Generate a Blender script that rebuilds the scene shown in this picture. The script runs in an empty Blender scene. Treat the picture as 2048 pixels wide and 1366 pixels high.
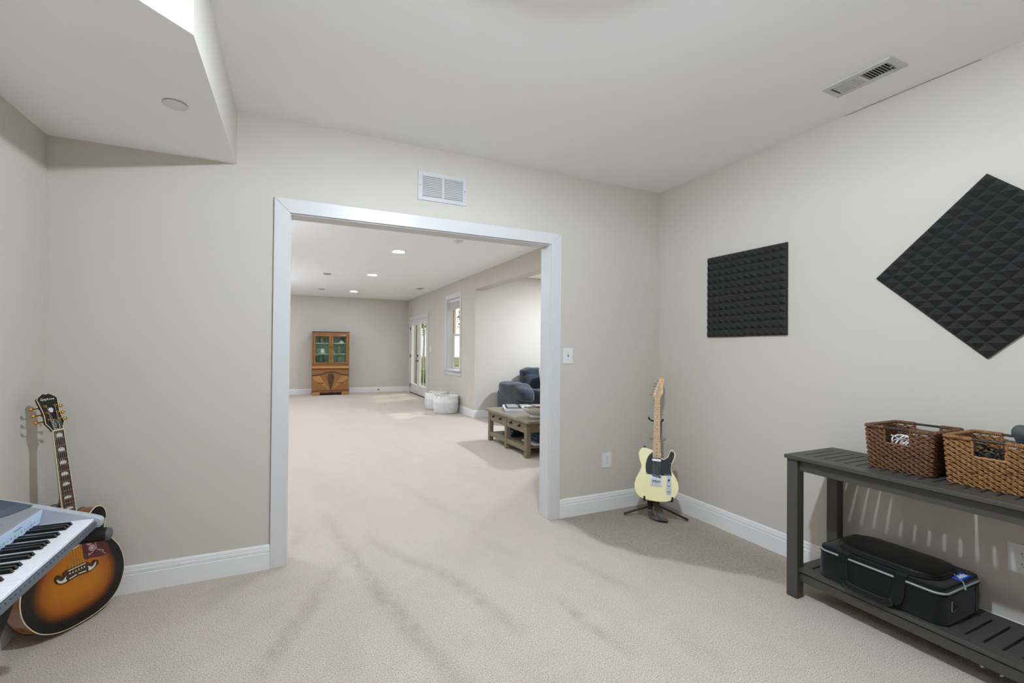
import bpy, math, random
from mathutils import Vector, Matrix, noise
random.seed(7)
PI = math.pi
sc = bpy.context.scene
col = sc.collection

# ------------------------------------------------------------------ helpers
class MB:
    """collects geometry for ONE mesh object"""
    def __init__(s): s.v = []; s.f = []
    def add(s, vs, fs):
        b = len(s.v); s.v += [tuple(q) for q in vs]; s.f += [tuple(b + i for i in f) for f in fs]; return s
    def box(s, x0, x1, y0, y1, z0, z1):
        x0, x1 = min(x0, x1), max(x0, x1); y0, y1 = min(y0, y1), max(y0, y1); z0, z1 = min(z0, z1), max(z0, z1)
        v = [(x0,y0,z0),(x1,y0,z0),(x1,y1,z0),(x0,y1,z0),(x0,y0,z1),(x1,y0,z1),(x1,y1,z1),(x0,y1,z1)]
        return s.add(v, [(3,2,1,0),(4,5,6,7),(0,1,5,4),(1,2,6,5),(2,3,7,6),(3,0,4,7)])
    def prism(s, poly, fn, h0, h1):
        """poly of (a,b), fn(a,b,h)->xyz ; CCW seen from +h"""
        n = len(poly)
        v = [fn(a, b, h0) for a, b in poly] + [fn(a, b, h1) for a, b in poly]
        f = [tuple(range(n))[::-1], tuple(range(n, 2*n))] + [(i, (i+1) % n, n + (i+1) % n, n + i) for i in range(n)]
        return s.add(v, f)
    def tube(s, pts, r, n=8, closed=False, caps=True):
        pts = [Vector(p) for p in pts]; N = len(pts)
        rs = r if isinstance(r, (list, tuple)) else [r]*N
        base = len(s.v); up = None
        for i, p in enumerate(pts):
            if closed: t = pts[(i+1) % N] - pts[i-1]
            else: t = pts[min(i+1, N-1)] - pts[max(i-1, 0)]
            t = t.normalized() if t.length > 1e-9 else Vector((0,0,1))
            if up is None:
                up = Vector((0,0,1)) if abs(t.z) < .9 else Vector((1,0,0))
            up = up - t*up.dot(t)
            if up.length < 1e-6: up = Vector((0,1,0)) - t*t.y
            up.normalize(); sd = t.cross(up)
            for k in range(n):
                a = 2*PI*k/n
                s.v.append(tuple(p + (up*math.cos(a) + sd*math.sin(a))*rs[i]))
        M = N if closed else N-1
        for i in range(M):
            for k in range(n):
                a = base + i*n + k; b = base + i*n + (k+1) % n
                j = (i+1) % N
                c = base + j*n + (k+1) % n; d = base + j*n + k
                s.f.append((a, d, c, b)[::-1])
        if caps and not closed:
            s.f.append(tuple(base + k for k in range(n))[::-1]); s.f.append(tuple(base + (N-1)*n + k for k in range(n)))
        return s
    def ribbon(s, pts, wv, hw, th):
        """flat strap along pts, width vector wv (unit), half width hw, thickness th"""
        pts = [Vector(p) for p in pts]; wv = Vector(wv); N = len(pts); b = len(s.v)
        for i, p in enumerate(pts):
            t = (pts[min(i+1, N-1)] - pts[max(i-1, 0)]).normalized(); n = t.cross(wv).normalized()
            for a, c in ((-1,-1),(1,-1),(1,1),(-1,1)): s.v.append(tuple(p + wv*hw*a + n*th*.5*c))
        for i in range(N-1):
            for k in range(4): s.f.append((b+i*4+k, b+i*4+(k+1)%4, b+(i+1)*4+(k+1)%4, b+(i+1)*4+k))
        s.f.append((b, b+3, b+2, b+1)); s.f.append(tuple(b+(N-1)*4+k for k in range(4)))
        return s
    def cyl(s, a, b, r, n=16, r2=None):
        return s.tube([a, b], [r, r if r2 is None else r2], n)
    def lathe(s, prof, c=(0,0,0), n=24, fn=None):
        b = len(s.v); c = Vector(c)
        for r, z in prof:
            for k in range(n):
                a = 2*PI*k/n; q = Vector((r*math.cos(a), r*math.sin(a), z))
                s.v.append(tuple((fn(q) if fn else q) + c))
        for i in range(len(prof)-1):
            for k in range(n):
                s.f.append((b+i*n+k, b+i*n+(k+1)%n, b+(i+1)*n+(k+1)%n, b+(i+1)*n+k))
        if prof[0] == prof[-1]: return s
        if prof[0][0] > 1e-6: s.f.append(tuple(b+k for k in range(n))[::-1])
        if prof[-1][0] > 1e-6: s.f.append(tuple(b+(len(prof)-1)*n+k for k in range(n)))
        return s
    def ball(s, c, r, nu=16, nv=10, fn=None):
        rx, ry, rz = r if isinstance(r, (tuple, list)) else (r, r, r)
        prof = [(max(math.sin(PI*i/nv), 1e-4), -math.cos(PI*i/nv)) for i in range(nv+1)]
        return s.lathe(prof, c, nu, lambda q: Vector((q.x*rx, q.y*ry, q.z*rz)) if fn is None else fn(Vector((q.x*rx, q.y*ry, q.z*rz))))
    def pillow(s, c, h, e=.35, nu=28, nv=16, fn=None):
        """superellipsoid: centre c, half sizes h, exponent e (small = boxy)"""
        def sp(x, k): return math.copysign(abs(x)**k, x)
        b = len(s.v); c = Vector(c)
        for i in range(nv+1):
            ph = -PI/2 + PI*i/nv
            for k in range(nu):
                th = 2*PI*k/nu
                q = Vector((h[0]*sp(math.cos(ph), e)*sp(math.cos(th), e), h[1]*sp(math.cos(ph), e)*sp(math.sin(th), e), h[2]*sp(math.sin(ph), e)))
                s.v.append(tuple((fn(q) if fn else q) + c))
        for i in range(nv):
            for k in range(nu): s.f.append((b+i*nu+k, b+i*nu+(k+1)%nu, b+(i+1)*nu+(k+1)%nu, b+(i+1)*nu+k))
        return s
    def build(s, name, m, parent=None, bevel=0, smooth=False, seg=2, sub=0, angle=40, origin=None, weld=False):
        me = bpy.data.meshes.new(name)
        o = bpy.data.objects.new(name, me); col.objects.link(o)
        vs = s.v
        if origin == 'base':
            xs, ys, zs = zip(*vs)
            origin = ((min(xs)+max(xs))/2, (min(ys)+max(ys))/2, min(zs))
        if origin is not None:
            vs = [(a-origin[0], b-origin[1], c-origin[2]) for a, b, c in vs]; o.location = origin
        me.from_pydata(vs, [], s.f); me.validate(); me.update()
        me.materials.append(m)
        if smooth:
            me.polygons.foreach_set('use_smooth', [True]*len(me.polygons))
            me.set_sharp_from_angle(angle=math.radians(angle))
        if bevel:
            md = o.modifiers.new('bevel', 'BEVEL'); md.width = bevel; md.segments = seg; md.limit_method = 'ANGLE'; md.angle_limit = math.radians(35)
        if sub:
            md = o.modifiers.new('sub', 'SUBSURF'); md.levels = sub; md.render_levels = sub
        if parent is not None: o.parent = parent
        return o

def B(x0, x1, y0, y1, z0, z1): return MB().box(x0, x1, y0, y1, z0, z1)
def thing(name, label, cat, loc=(0,0,0), rot=None, scale=1.0, group=None):
    o = bpy.data.objects.new(name, None); col.objects.link(o); o.empty_display_size = .05
    if rot is None: o.location = loc; o.scale = (scale,)*3
    else: o.matrix_world = Matrix.Translation(loc) @ rot.to_4x4() @ Matrix.Scale(scale, 4)
    return tag(o, label, cat, group)
def tag(o, label, cat, group=None):
    o['label'] = label; o['category'] = cat
    if group: o['group'] = group
    return o
def struct(o):
    o['kind'] = 'structure'; return o
def dup(root, loc, label, group=None):
    r = root.copy(); col.objects.link(r); r.location = loc; r['label'] = label
    if group: r['group'] = group
    for ch in list(root.children):
        c = ch.copy(); col.objects.link(c); c.parent = r
        for g in list(ch.children):
            d = g.copy(); col.objects.link(d); d.parent = c
    return r
def catmull(c, n=8, closed=True):
    N = len(c); o = []
    rng = range(N) if closed else range(N-1)
    for i in rng:
        if closed: p = [c[i-1], c[i], c[(i+1) % N], c[(i+2) % N]]
        else: p = [c[max(i-1, 0)], c[i], c[i+1], c[min(i+2, N-1)]]
        for k in range(n):
            t = k/n
            o.append(tuple(.5*(2*p[1][d] + (-p[0][d]+p[2][d])*t + (2*p[0][d]-5*p[1][d]+4*p[2][d]-p[3][d])*t*t + (-p[0][d]+3*p[1][d]-3*p[2][d]+p[3][d])*t**3) for d in range(len(c[0]))))
    if not closed: o.append(tuple(c[-1]))
    return o
def rrect(x0, x1, y0, y1, r, n=5):
    o = []
    for cx, cy, a0 in ((x1-r, y1-r, 0), (x0+r, y1-r, PI/2), (x0+r, y0+r, PI), (x1-r, y0+r, 1.5*PI)):
        for k in range(n+1):
            a = a0 + PI/2*k/n; o.append((cx + r*math.cos(a), cy + r*math.sin(a)))
    return o
def text_mesh(body, size, name, m, parent, mat4, extrude=.0004, shear=0.0, align='CENTER'):
    cu = bpy.data.curves.new(name, 'FONT'); cu.body = body; cu.size = size; cu.extrude = extrude; cu.shear = shear
    cu.align_x = align; cu.align_y = 'CENTER'
    t = bpy.data.objects.new(name + '_tmp', cu); col.objects.link(t)
    bpy.context.view_layer.update()
    me = bpy.data.meshes.new_from_object(t.evaluated_get(bpy.context.evaluated_depsgraph_get()))
    bpy.data.objects.remove(t); bpy.data.curves.remove(cu)
    me.transform(mat4); me.materials.clear(); me.materials.append(m)
    o = bpy.data.objects.new(name, me); col.objects.link(o); o.parent = parent
    return o

# ------------------------------------------------------------------ materials
def lin(c):
    return tuple((x/12.92 if x <= .04045 else ((x+.055)/1.055)**2.4) for x in (k/255 for k in c)) + (1,)
def mat(name, rgb, rough=.5, metal=0, spec=.5, coat=0, bump=None, vary=None, srgb=True, sheen=0, stretch=None, wave=None):
    m = bpy.data.materials.new(name); m.use_nodes = True; nt = m.node_tree; b = nt.nodes['Principled BSDF']
    c = lin(rgb) if srgb else tuple(rgb) + (1,)
    b.inputs['Base Color'].default_value = c; b.inputs['Roughness'].default_value = rough; b.inputs['Metallic'].default_value = metal
    b.inputs['Specular IOR Level'].default_value = spec; b.inputs['Coat Weight'].default_value = coat
    if sheen: b.inputs['Sheen Weight'].default_value = sheen
    tc = nt.nodes.new('ShaderNodeTexCoord'); mp = nt.nodes.new('ShaderNodeMapping'); nt.links.new(tc.outputs['Object'], mp.inputs['Vector'])
    if stretch: mp.inputs['Scale'].default_value = stretch
    def nz(scale, det=3):
        n = nt.nodes.new('ShaderNodeTexNoise'); n.inputs['Scale'].default_value = scale; n.inputs['Detail'].default_value = det
        nt.links.new(mp.outputs['Vector'], n.inputs['Vector']); return n
    if vary:                                      # (scale, other colour, low, high)
        n = nz(vary[0], 4); r = nt.nodes.new('ShaderNodeValToRGB'); e = r.color_ramp.elements
        e[0].position = vary[2]; e[0].color = c; e[1].position = vary[3]; e[1].color = lin(vary[1]) if srgb else tuple(vary[1]) + (1,)
        nt.links.new(n.outputs['Fac'], r.inputs['Fac']); nt.links.new(r.outputs['Color'], b.inputs['Base Color'])
    if bump:                                      # (scale, strength, distance)
        n = nz(bump[0], 3); u = nt.nodes.new('ShaderNodeBump'); u.inputs['Strength'].default_value = bump[1]; u.inputs['Distance'].default_value = bump[2]
        nt.links.new(n.outputs['Fac'], u.inputs['Height']); nt.links.new(u.outputs['Normal'], b.inputs['Normal'])
    return m
def emit(name, rgb, strength):
    m = bpy.data.materials.new(name); m.use_nodes = True; nt = m.node_tree; nt.nodes.clear()
    e = nt.nodes.new('ShaderNodeEmission'); e.inputs['Color'].default_value = lin(rgb); e.inputs['Strength'].default_value = strength
    o = nt.nodes.new('ShaderNodeOutputMaterial'); nt.links.new(e.outputs[0], o.inputs[0]); return m
def glass(name, tint=(255,255,255), mix=.08):
    m = bpy.data.materials.new(name); m.use_nodes = True; nt = m.node_tree; nt.nodes.clear()
    t = nt.nodes.new('ShaderNodeBsdfTransparent'); t.inputs[0].default_value = lin(tint)
    g = nt.nodes.new('ShaderNodeBsdfGlossy'); g.inputs['Roughness'].default_value = .02
    x = nt.nodes.new('ShaderNodeMixShader'); x.inputs[0].default_value = mix
    o = nt.nodes.new('ShaderNodeOutputMaterial')
    nt.links.new(t.outputs[0], x.inputs[1]); nt.links.new(g.outputs[0], x.inputs[2]); nt.links.new(x.outputs[0], o.inputs[0]); return m

M = {}
M['wall'] = mat('greige wall paint', (199,192,181), .75, spec=.25, bump=(60, .05, .002))
M['ceil'] = mat('white ceiling paint', (243,243,243), .9, spec=.15, bump=(45, .06, .002))
M['trim'] = mat('white semi gloss trim paint', (208,206,205), .3, spec=.4)
M['bb_lightened'] = mat('white baseboard paint lightened for weak light', (228,227,226), .35, spec=.4)  # trim white lightened to make up for weak light low on the walls
M['plastic'] = mat('white plastic plate', (220,219,217), .35)
M['ventm'] = mat('white enamel metal', (196,195,194), .4)
M['ventdark'] = mat('dark duct inside', (52,50,48), .8)
M['black'] = mat('black plastic', (22,22,22), .45)
M['blackm'] = mat('black painted metal', (32,25,19), .4, spec=.5)
M['chrome'] = mat('chrome', (172,172,176), .22, metal=1)
M['gold'] = mat('gold plated metal', (214,160,62), .22, metal=1)
M['foam'] = mat('charcoal acoustic foam', (60,59,58), .95, spec=.1, bump=(700, .4, .0015), vary=(500, (52,51,50), .4, .6))
M['bench'] = mat('dark grey painted wood', (70,68,64), .45, spec=.35, bump=(25, .08, .001), stretch=(1,12,12))
M['bag'] = mat('black woven nylon', (15,15,14), .8, spec=.15, bump=(900, .5, .0008), sheen=.2)
M['baglid'] = mat('black coated vinyl', (15,15,14), .45, spec=.3, bump=(500, .2, .0006))
M['zip'] = mat('grey zipper tape', (150,150,148), .5)
M['cream'] = mat('cream binding', (226,211,172), .4)
M['rosewood'] = mat('rosewood', (74,40,24), .5, vary=(90, (48,26,17), .35, .65), stretch=(8,1,8))
M['pearl'] = mat('mother of pearl', (222,218,206), .25, spec=.6, vary=(160, (186,186,178), .35, .65))
M['ebonygloss'] = mat('black gloss lacquer', (15,15,14), .12, spec=.5, coat=.4)
M['maple_side'] = mat('amber maple', (168,106,38), .25, coat=.5, vary=(14, (140,84,28), .35, .65), stretch=(1,1,6))
M['neckdark'] = mat('dark lacquered neck', (38,26,20), .25, coat=.4)
M['guard'] = mat('burgundy tortoise pickguard', (88,28,36), .25, coat=.3, vary=(120, (64,18,26), .35, .65))
M['string'] = mat('nickel string', (190,188,180), .3, metal=1)
M['tele'] = mat('pale yellow gloss lacquer', (238,228,172), .18, coat=.5)
M['maple'] = mat('pale maple', (222,176,116), .35, coat=.3, vary=(60, (206,156,96), .35, .65), stretch=(8,1,8))
M['silver'] = mat('silver plastic', (138,140,144), .42, spec=.5, metal=.15)
M['silverl'] = mat('pale silver plastic', (166,169,174), .38, spec=.5)
M['greyrail'] = mat('grey plastic key slip', (82,88,96), .45)
M['panelblue'] = mat('dark slate speaker panel', (62,70,84), .45)
M['keyw'] = mat('white piano key', (236,236,240), .18, coat=.3)
M['keyb'] = mat('black piano key', (17,16,14), .28, coat=.2)
M['ink'] = mat('grey printed ink', (86,92,104), .6)
M['inkblue'] = mat('blue printed ink', (84,84,150), .6)
M['cabwood'] = mat('honey walnut veneer', (150,100,48), .35, coat=.3, vary=(14, (122,78,34), .3, .7), stretch=(6,6,1))
M['cablight'] = mat('light honey veneer', (178,130,70), .35, coat=.3, vary=(16, (156,106,50), .3, .7), stretch=(5,5,2))
M['cabdark'] = mat('dark carved wood', (84,52,32), .5, vary=(40, (60,36,22), .3, .7))
M['cabgreen'] = mat('sage green cabinet lining', (214,236,212), .8)
M['shelfw'] = mat('cream shelf edge', (226,226,204), .6)
M['tablewood'] = mat('weathered grey brown wood', (138,124,100), .6, vary=(18, (108,94,74), .3, .7), stretch=(8,1,4), bump=(40, .15, .001))
M['tabletop'] = mat('weathered table top', (134,126,108), .5, vary=(14, (116,107,90), .3, .7), stretch=(8,1,4))
M['iron'] = mat('dark iron', (40,38,36), .5, metal=.6)
M['sofa'] = mat('slate blue microfibre', (60,65,72), .9, spec=.1, sheen=.25, bump=(8, .25, .02), vary=(5, (47,52,59), .4, .65))
M['cushion'] = mat('white printed cushion', (232,228,218), .85, vary=(40, (206,200,186), .55, .62))
M['rope'] = mat('white cotton rope', (240,239,236), .95, bump=(60, .4, .004), vary=(22, (228,227,224), .4, .65))
M['ropeg'] = mat('pale grey cotton rope', (218,219,219), .95, bump=(60, .4, .004), vary=(22, (206,207,208), .4, .65))
M['ropec'] = mat('cream rope handle', (232,226,210), .9)
M['ceramic'] = mat('white ceramic', (232,232,232), .15, coat=.5)
M['bluefabric'] = mat('navy folded fabric', (46,66,96), .9, sheen=.3, bump=(30, .4, .006), vary=(24, (84,108,140), .5, .7))
M['navybook'] = mat('dark blue box', (52,66,82), .5)
M['white'] = mat('white card', (236,236,238), .5)
M['grey'] = mat('grey plastic', (150,150,152), .5)
M['darkgrey'] = mat('dark grey rubber', (72,76,76), .6)
M['cablew'] = mat('white cable', (235,235,232), .4)
M['cableb'] = mat('black cable', (26,28,32), .4)
M['bluetag'] = mat('blue woven tag', (28,84,200), .6)
M['strap'] = mat('bronze grey leather strap', (56,42,30), .45)
M['glass'] = glass('window glass', (250,252,248), .06)
M['cabglass'] = glass('cabinet glass', (236,244,238), .035)
M['lamp'] = emit('lit lamp diffuser', (223,239,255), 3050)
M['can'] = emit('lit recessed lens', (223,239,255), 330)
M['grass'] = mat('lawn grass', (104,104,44), .9, vary=(9, (78,84,30), .35, .65), bump=(30, .6, .03))
M['leaf'] = mat('green leaves', (128,132,44), .7, vary=(3, (70,80,24), .35, .65))
M['fencew'] = mat('olive weathered boards', (104,100,48), .8, vary=(6, (76,72,32), .3, .7), stretch=(8,8,.5))
M['postw'] = mat('olive brown post', (116,100,52), .7)
M['siding'] = mat('pale outside siding', (190,186,172), .8)
M['screen'] = mat('dark door hinge', (26,25,24), .5, metal=.4)
M['potp'] = mat('brown dried pods', (110,74,46), .8, vary=(60, (196,186,170), .5, .62))
M['jug_dark'] = mat('dark green glazed pottery', (44,78,70), .2, coat=.5)
M['jug_brown'] = mat('brown mottled pottery', (92,80,70), .3, vary=(50, (196,186,168), .52, .6))
M['jug_grey'] = mat('grey pottery', (112,110,98), .3, vary=(40, (206,200,184), .5, .6))

def burst_mat():
    m = bpy.data.materials.new('tobacco sunburst finish'); m.use_nodes = True; nt = m.node_tree; b = nt.nodes['Principled BSDF']
    a = nt.nodes.new('ShaderNodeAttribute'); a.attribute_name = 'edge'
    r = nt.nodes.new('ShaderNodeValToRGB'); e = r.color_ramp.elements
    e[0].position = 0; e[0].color = lin((20,19,16)); e[1].position = 1; e[1].color = lin((186,112,14))
    for p, c in ((.27, (26,22,16)), (.36, (70,38,16)), (.46, (118,58,9)), (.60, (160,86,8))):
        k = e.new(p); k.color = lin(c)
    nt.links.new(a.outputs['Fac'], r.inputs['Fac'])
    tc = nt.nodes.new('ShaderNodeTexCoord'); mp = nt.nodes.new('ShaderNodeMapping'); mp.inputs['Scale'].default_value = (160, 3, 3)
    n = nt.nodes.new('ShaderNodeTexNoise'); n.inputs['Scale'].default_value = 1; nt.links.new(tc.outputs['Object'], mp.inputs[0]); nt.links.new(mp.outputs[0], n.inputs[0])
    x = nt.nodes.new('ShaderNodeMix'); x.data_type = 'RGBA'; x.blend_type = 'MULTIPLY'; x.inputs[0].default_value = .25
    nt.links.new(r.outputs[0], x.inputs[6]); nt.links.new(n.outputs['Fac'], x.inputs[7]); nt.links.new(x.outputs[2], b.inputs['Base Color'])
    b.inputs['Roughness'].default_value = .2; b.inputs['Coat Weight'].default_value = .15; b.inputs['Specular IOR Level'].default_value = .3
    return m
M['burst'] = burst_mat()

def carpet_mat():
    m = bpy.data.materials.new('beige cut pile carpet'); m.use_nodes = True; nt = m.node_tree; b = nt.nodes['Principled BSDF']; L = nt.links.new
    tc = nt.nodes.new('ShaderNodeTexCoord')
    def nz(scale, det, rough=.5, vec=None):
        n = nt.nodes.new('ShaderNodeTexNoise'); n.inputs['Scale'].default_value = scale; n.inputs['Detail'].default_value = det; n.inputs['Roughness'].default_value = rough
        L(vec or tc.outputs['Object'], n.inputs['Vector']); return n
    fine = nz(215, 4, .9)
    r = nt.nodes.new('ShaderNodeValToRGB'); e = r.color_ramp.elements
    e[0].position = .36; e[0].color = lin((84,73,62)); e[1].position = .60; e[1].color = lin((229,216,202))
    k = e.new(.47); k.color = lin((188,174,160))
    L(fine.outputs['Fac'], r.inputs['Fac'])
    # vacuum tracks: pile leaning one way or the other
    r2 = nt.nodes.new('ShaderNodeAttribute'); r2.attribute_name = 'pile'
    med = nz(7, 4, .6)
    r3 = nt.nodes.new('ShaderNodeValToRGB'); e = r3.color_ramp.elements
    e[0].position = .3; e[0].color = (.95,.95,.95,1); e[1].position = .6; e[1].color = (1,1,1,1); L(med.outputs['Fac'], r3.inputs['Fac'])
    x = nt.nodes.new('ShaderNodeMix'); x.data_type = 'RGBA'; x.blend_type = 'MULTIPLY'; x.inputs[0].default_value = 1; L(r.outputs[0], x.inputs[6]); 
    pm_ = nt.nodes.new('ShaderNodeMath'); pm_.operation = 'POWER'; L(r2.outputs['Fac'], pm_.inputs[0]); cc_ = nt.nodes.new('ShaderNodeCombineColor')
    for i_, ex_ in enumerate((1, 1.03, 1.08)):
        q_ = nt.nodes.new('ShaderNodeMath'); q_.operation = 'POWER'; q_.inputs[1].default_value = ex_; L(pm_.outputs[0], q_.inputs[0]); L(q_.outputs[0], cc_.inputs[i_])
    pn = nz(60, 3, .8); pr_ = nt.nodes.new('ShaderNodeMapRange'); pr_.inputs[1].default_value = .35; pr_.inputs[2].default_value = .65; pr_.inputs[3].default_value = .6; pr_.inputs[4].default_value = 1.4
    L(pn.outputs['Fac'], pr_.inputs[0]); L(pr_.outputs[0], pm_.inputs[1]); L(cc_.outputs[0], x.inputs[7])
    y = nt.nodes.new('ShaderNodeMix'); y.data_type = 'RGBA'; y.blend_type = 'MULTIPLY'; y.inputs[0].default_value = 1; L(x.outputs[2], y.inputs[6]); L(r3.outputs[0], y.inputs[7])
    L(y.outputs[2], b.inputs['Base Color'])
    u = nt.nodes.new('ShaderNodeBump'); u.inputs['Strength'].default_value = .2; u.inputs['Distance'].default_value = .003
    L(fine.outputs['Fac'], u.inputs['Height']); L(u.outputs['Normal'], b.inputs['Normal'])
    b.inputs['Roughness'].default_value = 1; b.inputs['Specular IOR Level'].default_value = .05
    return m
M['carpet'] = carpet_mat()

def wicker_mat(name, pal):
    m = bpy.data.materials.new(name); m.use_nodes = True; nt = m.node_tree; b = nt.nodes['Principled BSDF']; L = nt.links.new
    tc = nt.nodes.new('ShaderNodeTexCoord'); mp = nt.nodes.new('ShaderNodeMapping'); mp.inputs['Scale'].default_value = (30, 30, 120)
    L(tc.outputs['Object'], mp.inputs['Vector'])
    n = nt.nodes.new('ShaderNodeTexNoise'); n.inputs['Scale'].default_value = 1; n.inputs['Detail'].default_value = 5; n.inputs['Roughness'].default_value = .7
    L(mp.outputs['Vector'], n.inputs['Vector'])
    r = nt.nodes.new('ShaderNodeValToRGB'); e = r.color_ramp.elements
    e[0].position = .3; e[0].color = lin(pal[0]); e[1].position = .7; e[1].color = lin(pal[-1])
    for i, c in enumerate(pal[1:-1]):
        k = e.new(.3 + .4*(i+1)/(len(pal)-1)); k.color = lin(c)
    L(n.outputs['Fac'], r.inputs['Fac']); L(r.outputs[0], b.inputs['Base Color']); b.inputs['Roughness'].default_value = .5
    u = nt.nodes.new('ShaderNodeBump'); u.inputs['Strength'].default_value = .5; u.inputs['Distance'].default_value = .002
    L(n.outputs['Fac'], u.inputs['Height']); L(u.outputs['Normal'], b.inputs['Normal'])
    return m
M['wickerd'] = wicker_mat('dark brown seagrass', [(20,13,9), (64,40,24), (130,86,54), (72,44,28), (188,142,98)])
M['wickerl'] = wicker_mat('golden brown seagrass', [(38,22,13), (104,64,34), (168,122,68), (110,68,38), (206,164,104)])
M['dowel'] = mat('dark wood dowel', (52,38,32), .4)

# ------------------------------------------------------------------ room shell
XL, XR, D, H = -1.1747, 2.9643, 3.0127, 2.74
HS, XS, YS = 2.4215, -.3255, 1.82           # soffit
T = .124                                     # wall between the rooms
F, XF, H2 = 13.4225, 3.1586, 2.7598
YB = -1.75                                   # wall behind the camera
OL, OR_, OT = -.0313, 1.8375, 2.1672         # cased opening (casing edges)
JL, JR, JT = OL-.004+.010, OR_+.004-.010, OT-.006
XFL = -2.6
AY, AX, AYN, AO, AT = 7.896, 6.4, 4.6, 3.364, 2.462   # alcove: end wall, far side, near end, inner face, opening top

# carpet: dense vertices where the vacuum tracks in the pile are seen
STREAKS = [([(.50,3.2),(.64,2.85),(.82,2.58),(.93,2.21),(1.0,1.88)], .045, .20), ([(.24,3.8),(.37,2.88),(.46,2.41),(.53,2.08),(.63,1.69),(.70,1.35)], .050, .22), ([(.28,2.92),(.10,2.52),(-.04,2.21),(-.2,1.9)], .05, .17), ([(1.33,2.04),(1.32,1.85),(1.37,1.55)], .035, .20), ([(1.61,2.47),(1.66,2.28),(1.76,1.9)], .04, .14), ([(1.71,1.58),(1.67,1.36)], .07, .14), ([(.08,3.68),(-.01,3.09)], .05, .12), ([(.9,4.6),(1.15,3.6),(1.3,3.1)], .06, .08), ([(1.2,2.9),(1.35,2.5)], .05, .10)]
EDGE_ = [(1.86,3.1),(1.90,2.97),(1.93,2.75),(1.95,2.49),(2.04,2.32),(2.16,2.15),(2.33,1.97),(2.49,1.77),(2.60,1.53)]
def seg_d(px, py, a, b):
    dx, dy = b[0]-a[0], b[1]-a[1]; t = max(0, min(1, ((px-a[0])*dx+(py-a[1])*dy)/(dx*dx+dy*dy)))
    return math.hypot(px-a[0]-dx*t, py-a[1]-dy*t), t
def pile(x, y):
    n1 = noise.noise(Vector((x*9, y*9, 1)))*.022 + noise.noise(Vector((x*3, y*3, 4)))*.02
    v = 1 - .05*max(0, noise.noise(Vector((x*2.2+y*.6, y*1.0, 7)))) - .05*max(0, noise.noise(Vector((x*5, y*2.2, 2))))
    if -1.2 < x < 3.0 and .6 < y < 5:
        for pts, w_, a_ in STREAKS:
            best = 9; L_ = len(pts)-1
            for i in range(L_):
                d, t = seg_d(x, y, pts[i], pts[i+1])
                if d < best: best = d; tt = (i+t)/L_
            e = max(0, 1-abs(best+n1*.3)/(w_*1.35)); v -= .72*a_*(.85+.9*noise.noise(Vector((x*22, y*14, 3))))*min(1, e*1.5)*(math.sin(PI*min(1, max(0, .08+.84*tt)))**.5)
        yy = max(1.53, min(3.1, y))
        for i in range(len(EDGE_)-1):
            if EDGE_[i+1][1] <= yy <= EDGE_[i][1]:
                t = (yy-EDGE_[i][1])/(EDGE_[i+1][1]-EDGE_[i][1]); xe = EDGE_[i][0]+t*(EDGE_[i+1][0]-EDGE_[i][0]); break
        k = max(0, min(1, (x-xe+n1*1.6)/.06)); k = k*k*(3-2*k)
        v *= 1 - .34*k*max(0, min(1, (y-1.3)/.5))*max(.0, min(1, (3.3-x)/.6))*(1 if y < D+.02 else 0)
    return v
def axis(lo, hi, a, b, st):
    o = [lo]; k = a
    while k <= b: o.append(k); k += st
    return o + [hi]
gx = axis(XFL-.2, 3.3, -1.2, 3.0, .022); gy = axis(YB-.2, F+.2, .9, 4.6, .026)
gx += [AX+.2]
k_ = [4.9+.35*i for i in range(24)]; gy = gy[:-1] + k_ + [F+.2]
m = MB(); m.v = [(x, y, 0) for y in gy for x in gx]; nx_ = len(gx)
m.f = [(j*nx_+i, j*nx_+i+1, (j+1)*nx_+i+1, (j+1)*nx_+i) for j in range(len(gy)-1) for i in range(nx_-1)]
b0 = len(m.v); x0_, x1_, y0_, y1_ = gx[0], gx[-1], gy[0], gy[-1]
m.v += [(x0_, y0_, -.12), (x1_, y0_, -.12), (x1_, y1_, -.12), (x0_, y1_, -.12)]
cn = [0, nx_-1, len(gy)*nx_-1, (len(gy)-1)*nx_]
m.f += [(b0+3, b0+2, b0+1, b0)]
fl = struct(m.build('floor', M['carpet']))
at = fl.data.attributes.new('pile', 'FLOAT', 'POINT')
at.data.foreach_set('value', [pile(a, b) for a, b, c in m.v])
struct(B(XL-.15, XR+.15, YB-.15, D+T, H, H+.12).build('ceiling', M['ceil']))
struct(B(XFL-.15, AO+.0, D+T, F+.15, H2, H2+.12).build('ceiling', M['ceil']))
struct(B(AO, AX+.15, AYN-.15, AY+.15, 2.766, 2.88).build('ceiling', M['ceil']))
# dropped soffit: flat underside with an angled end
so = MB(); pl = [(XL, YS-1.2), (-1.40+.35, YS-1.2), (-.452-.30, 1.713-.28), (XS, YS), (XS, D), (XL, D)]
pl = [(XL, 1.10), (-1.12, 1.10), (-.331, YS), (XS, D), (XL, D)]
so.prism(pl, lambda a, b, h: (a, b, h), HS, H)
soff = struct(so.build('ceiling', M['wall'])); soff.data.materials.append(M['ceil'])
for q in soff.data.polygons:
    if q.normal.z < -.9: q.material_index = 1
struct(B(XL-.15, XL, YB-.15, D, 0, H).build('wall_left', M['wall']))
w = MB(); wy0, wy1, wz0, wz1 = -1.45, -.65, .9, 2.1
for a in ((YB-.15, wy0, 0, H), (wy1, D+T, 0, H), (wy0, wy1, 0, wz0), (wy0, wy1, wz1, H)): w.box(XR, XR+.12, a[0], a[1], a[2], a[3])
struct(w.build('wall_right', M['wall']))
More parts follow.
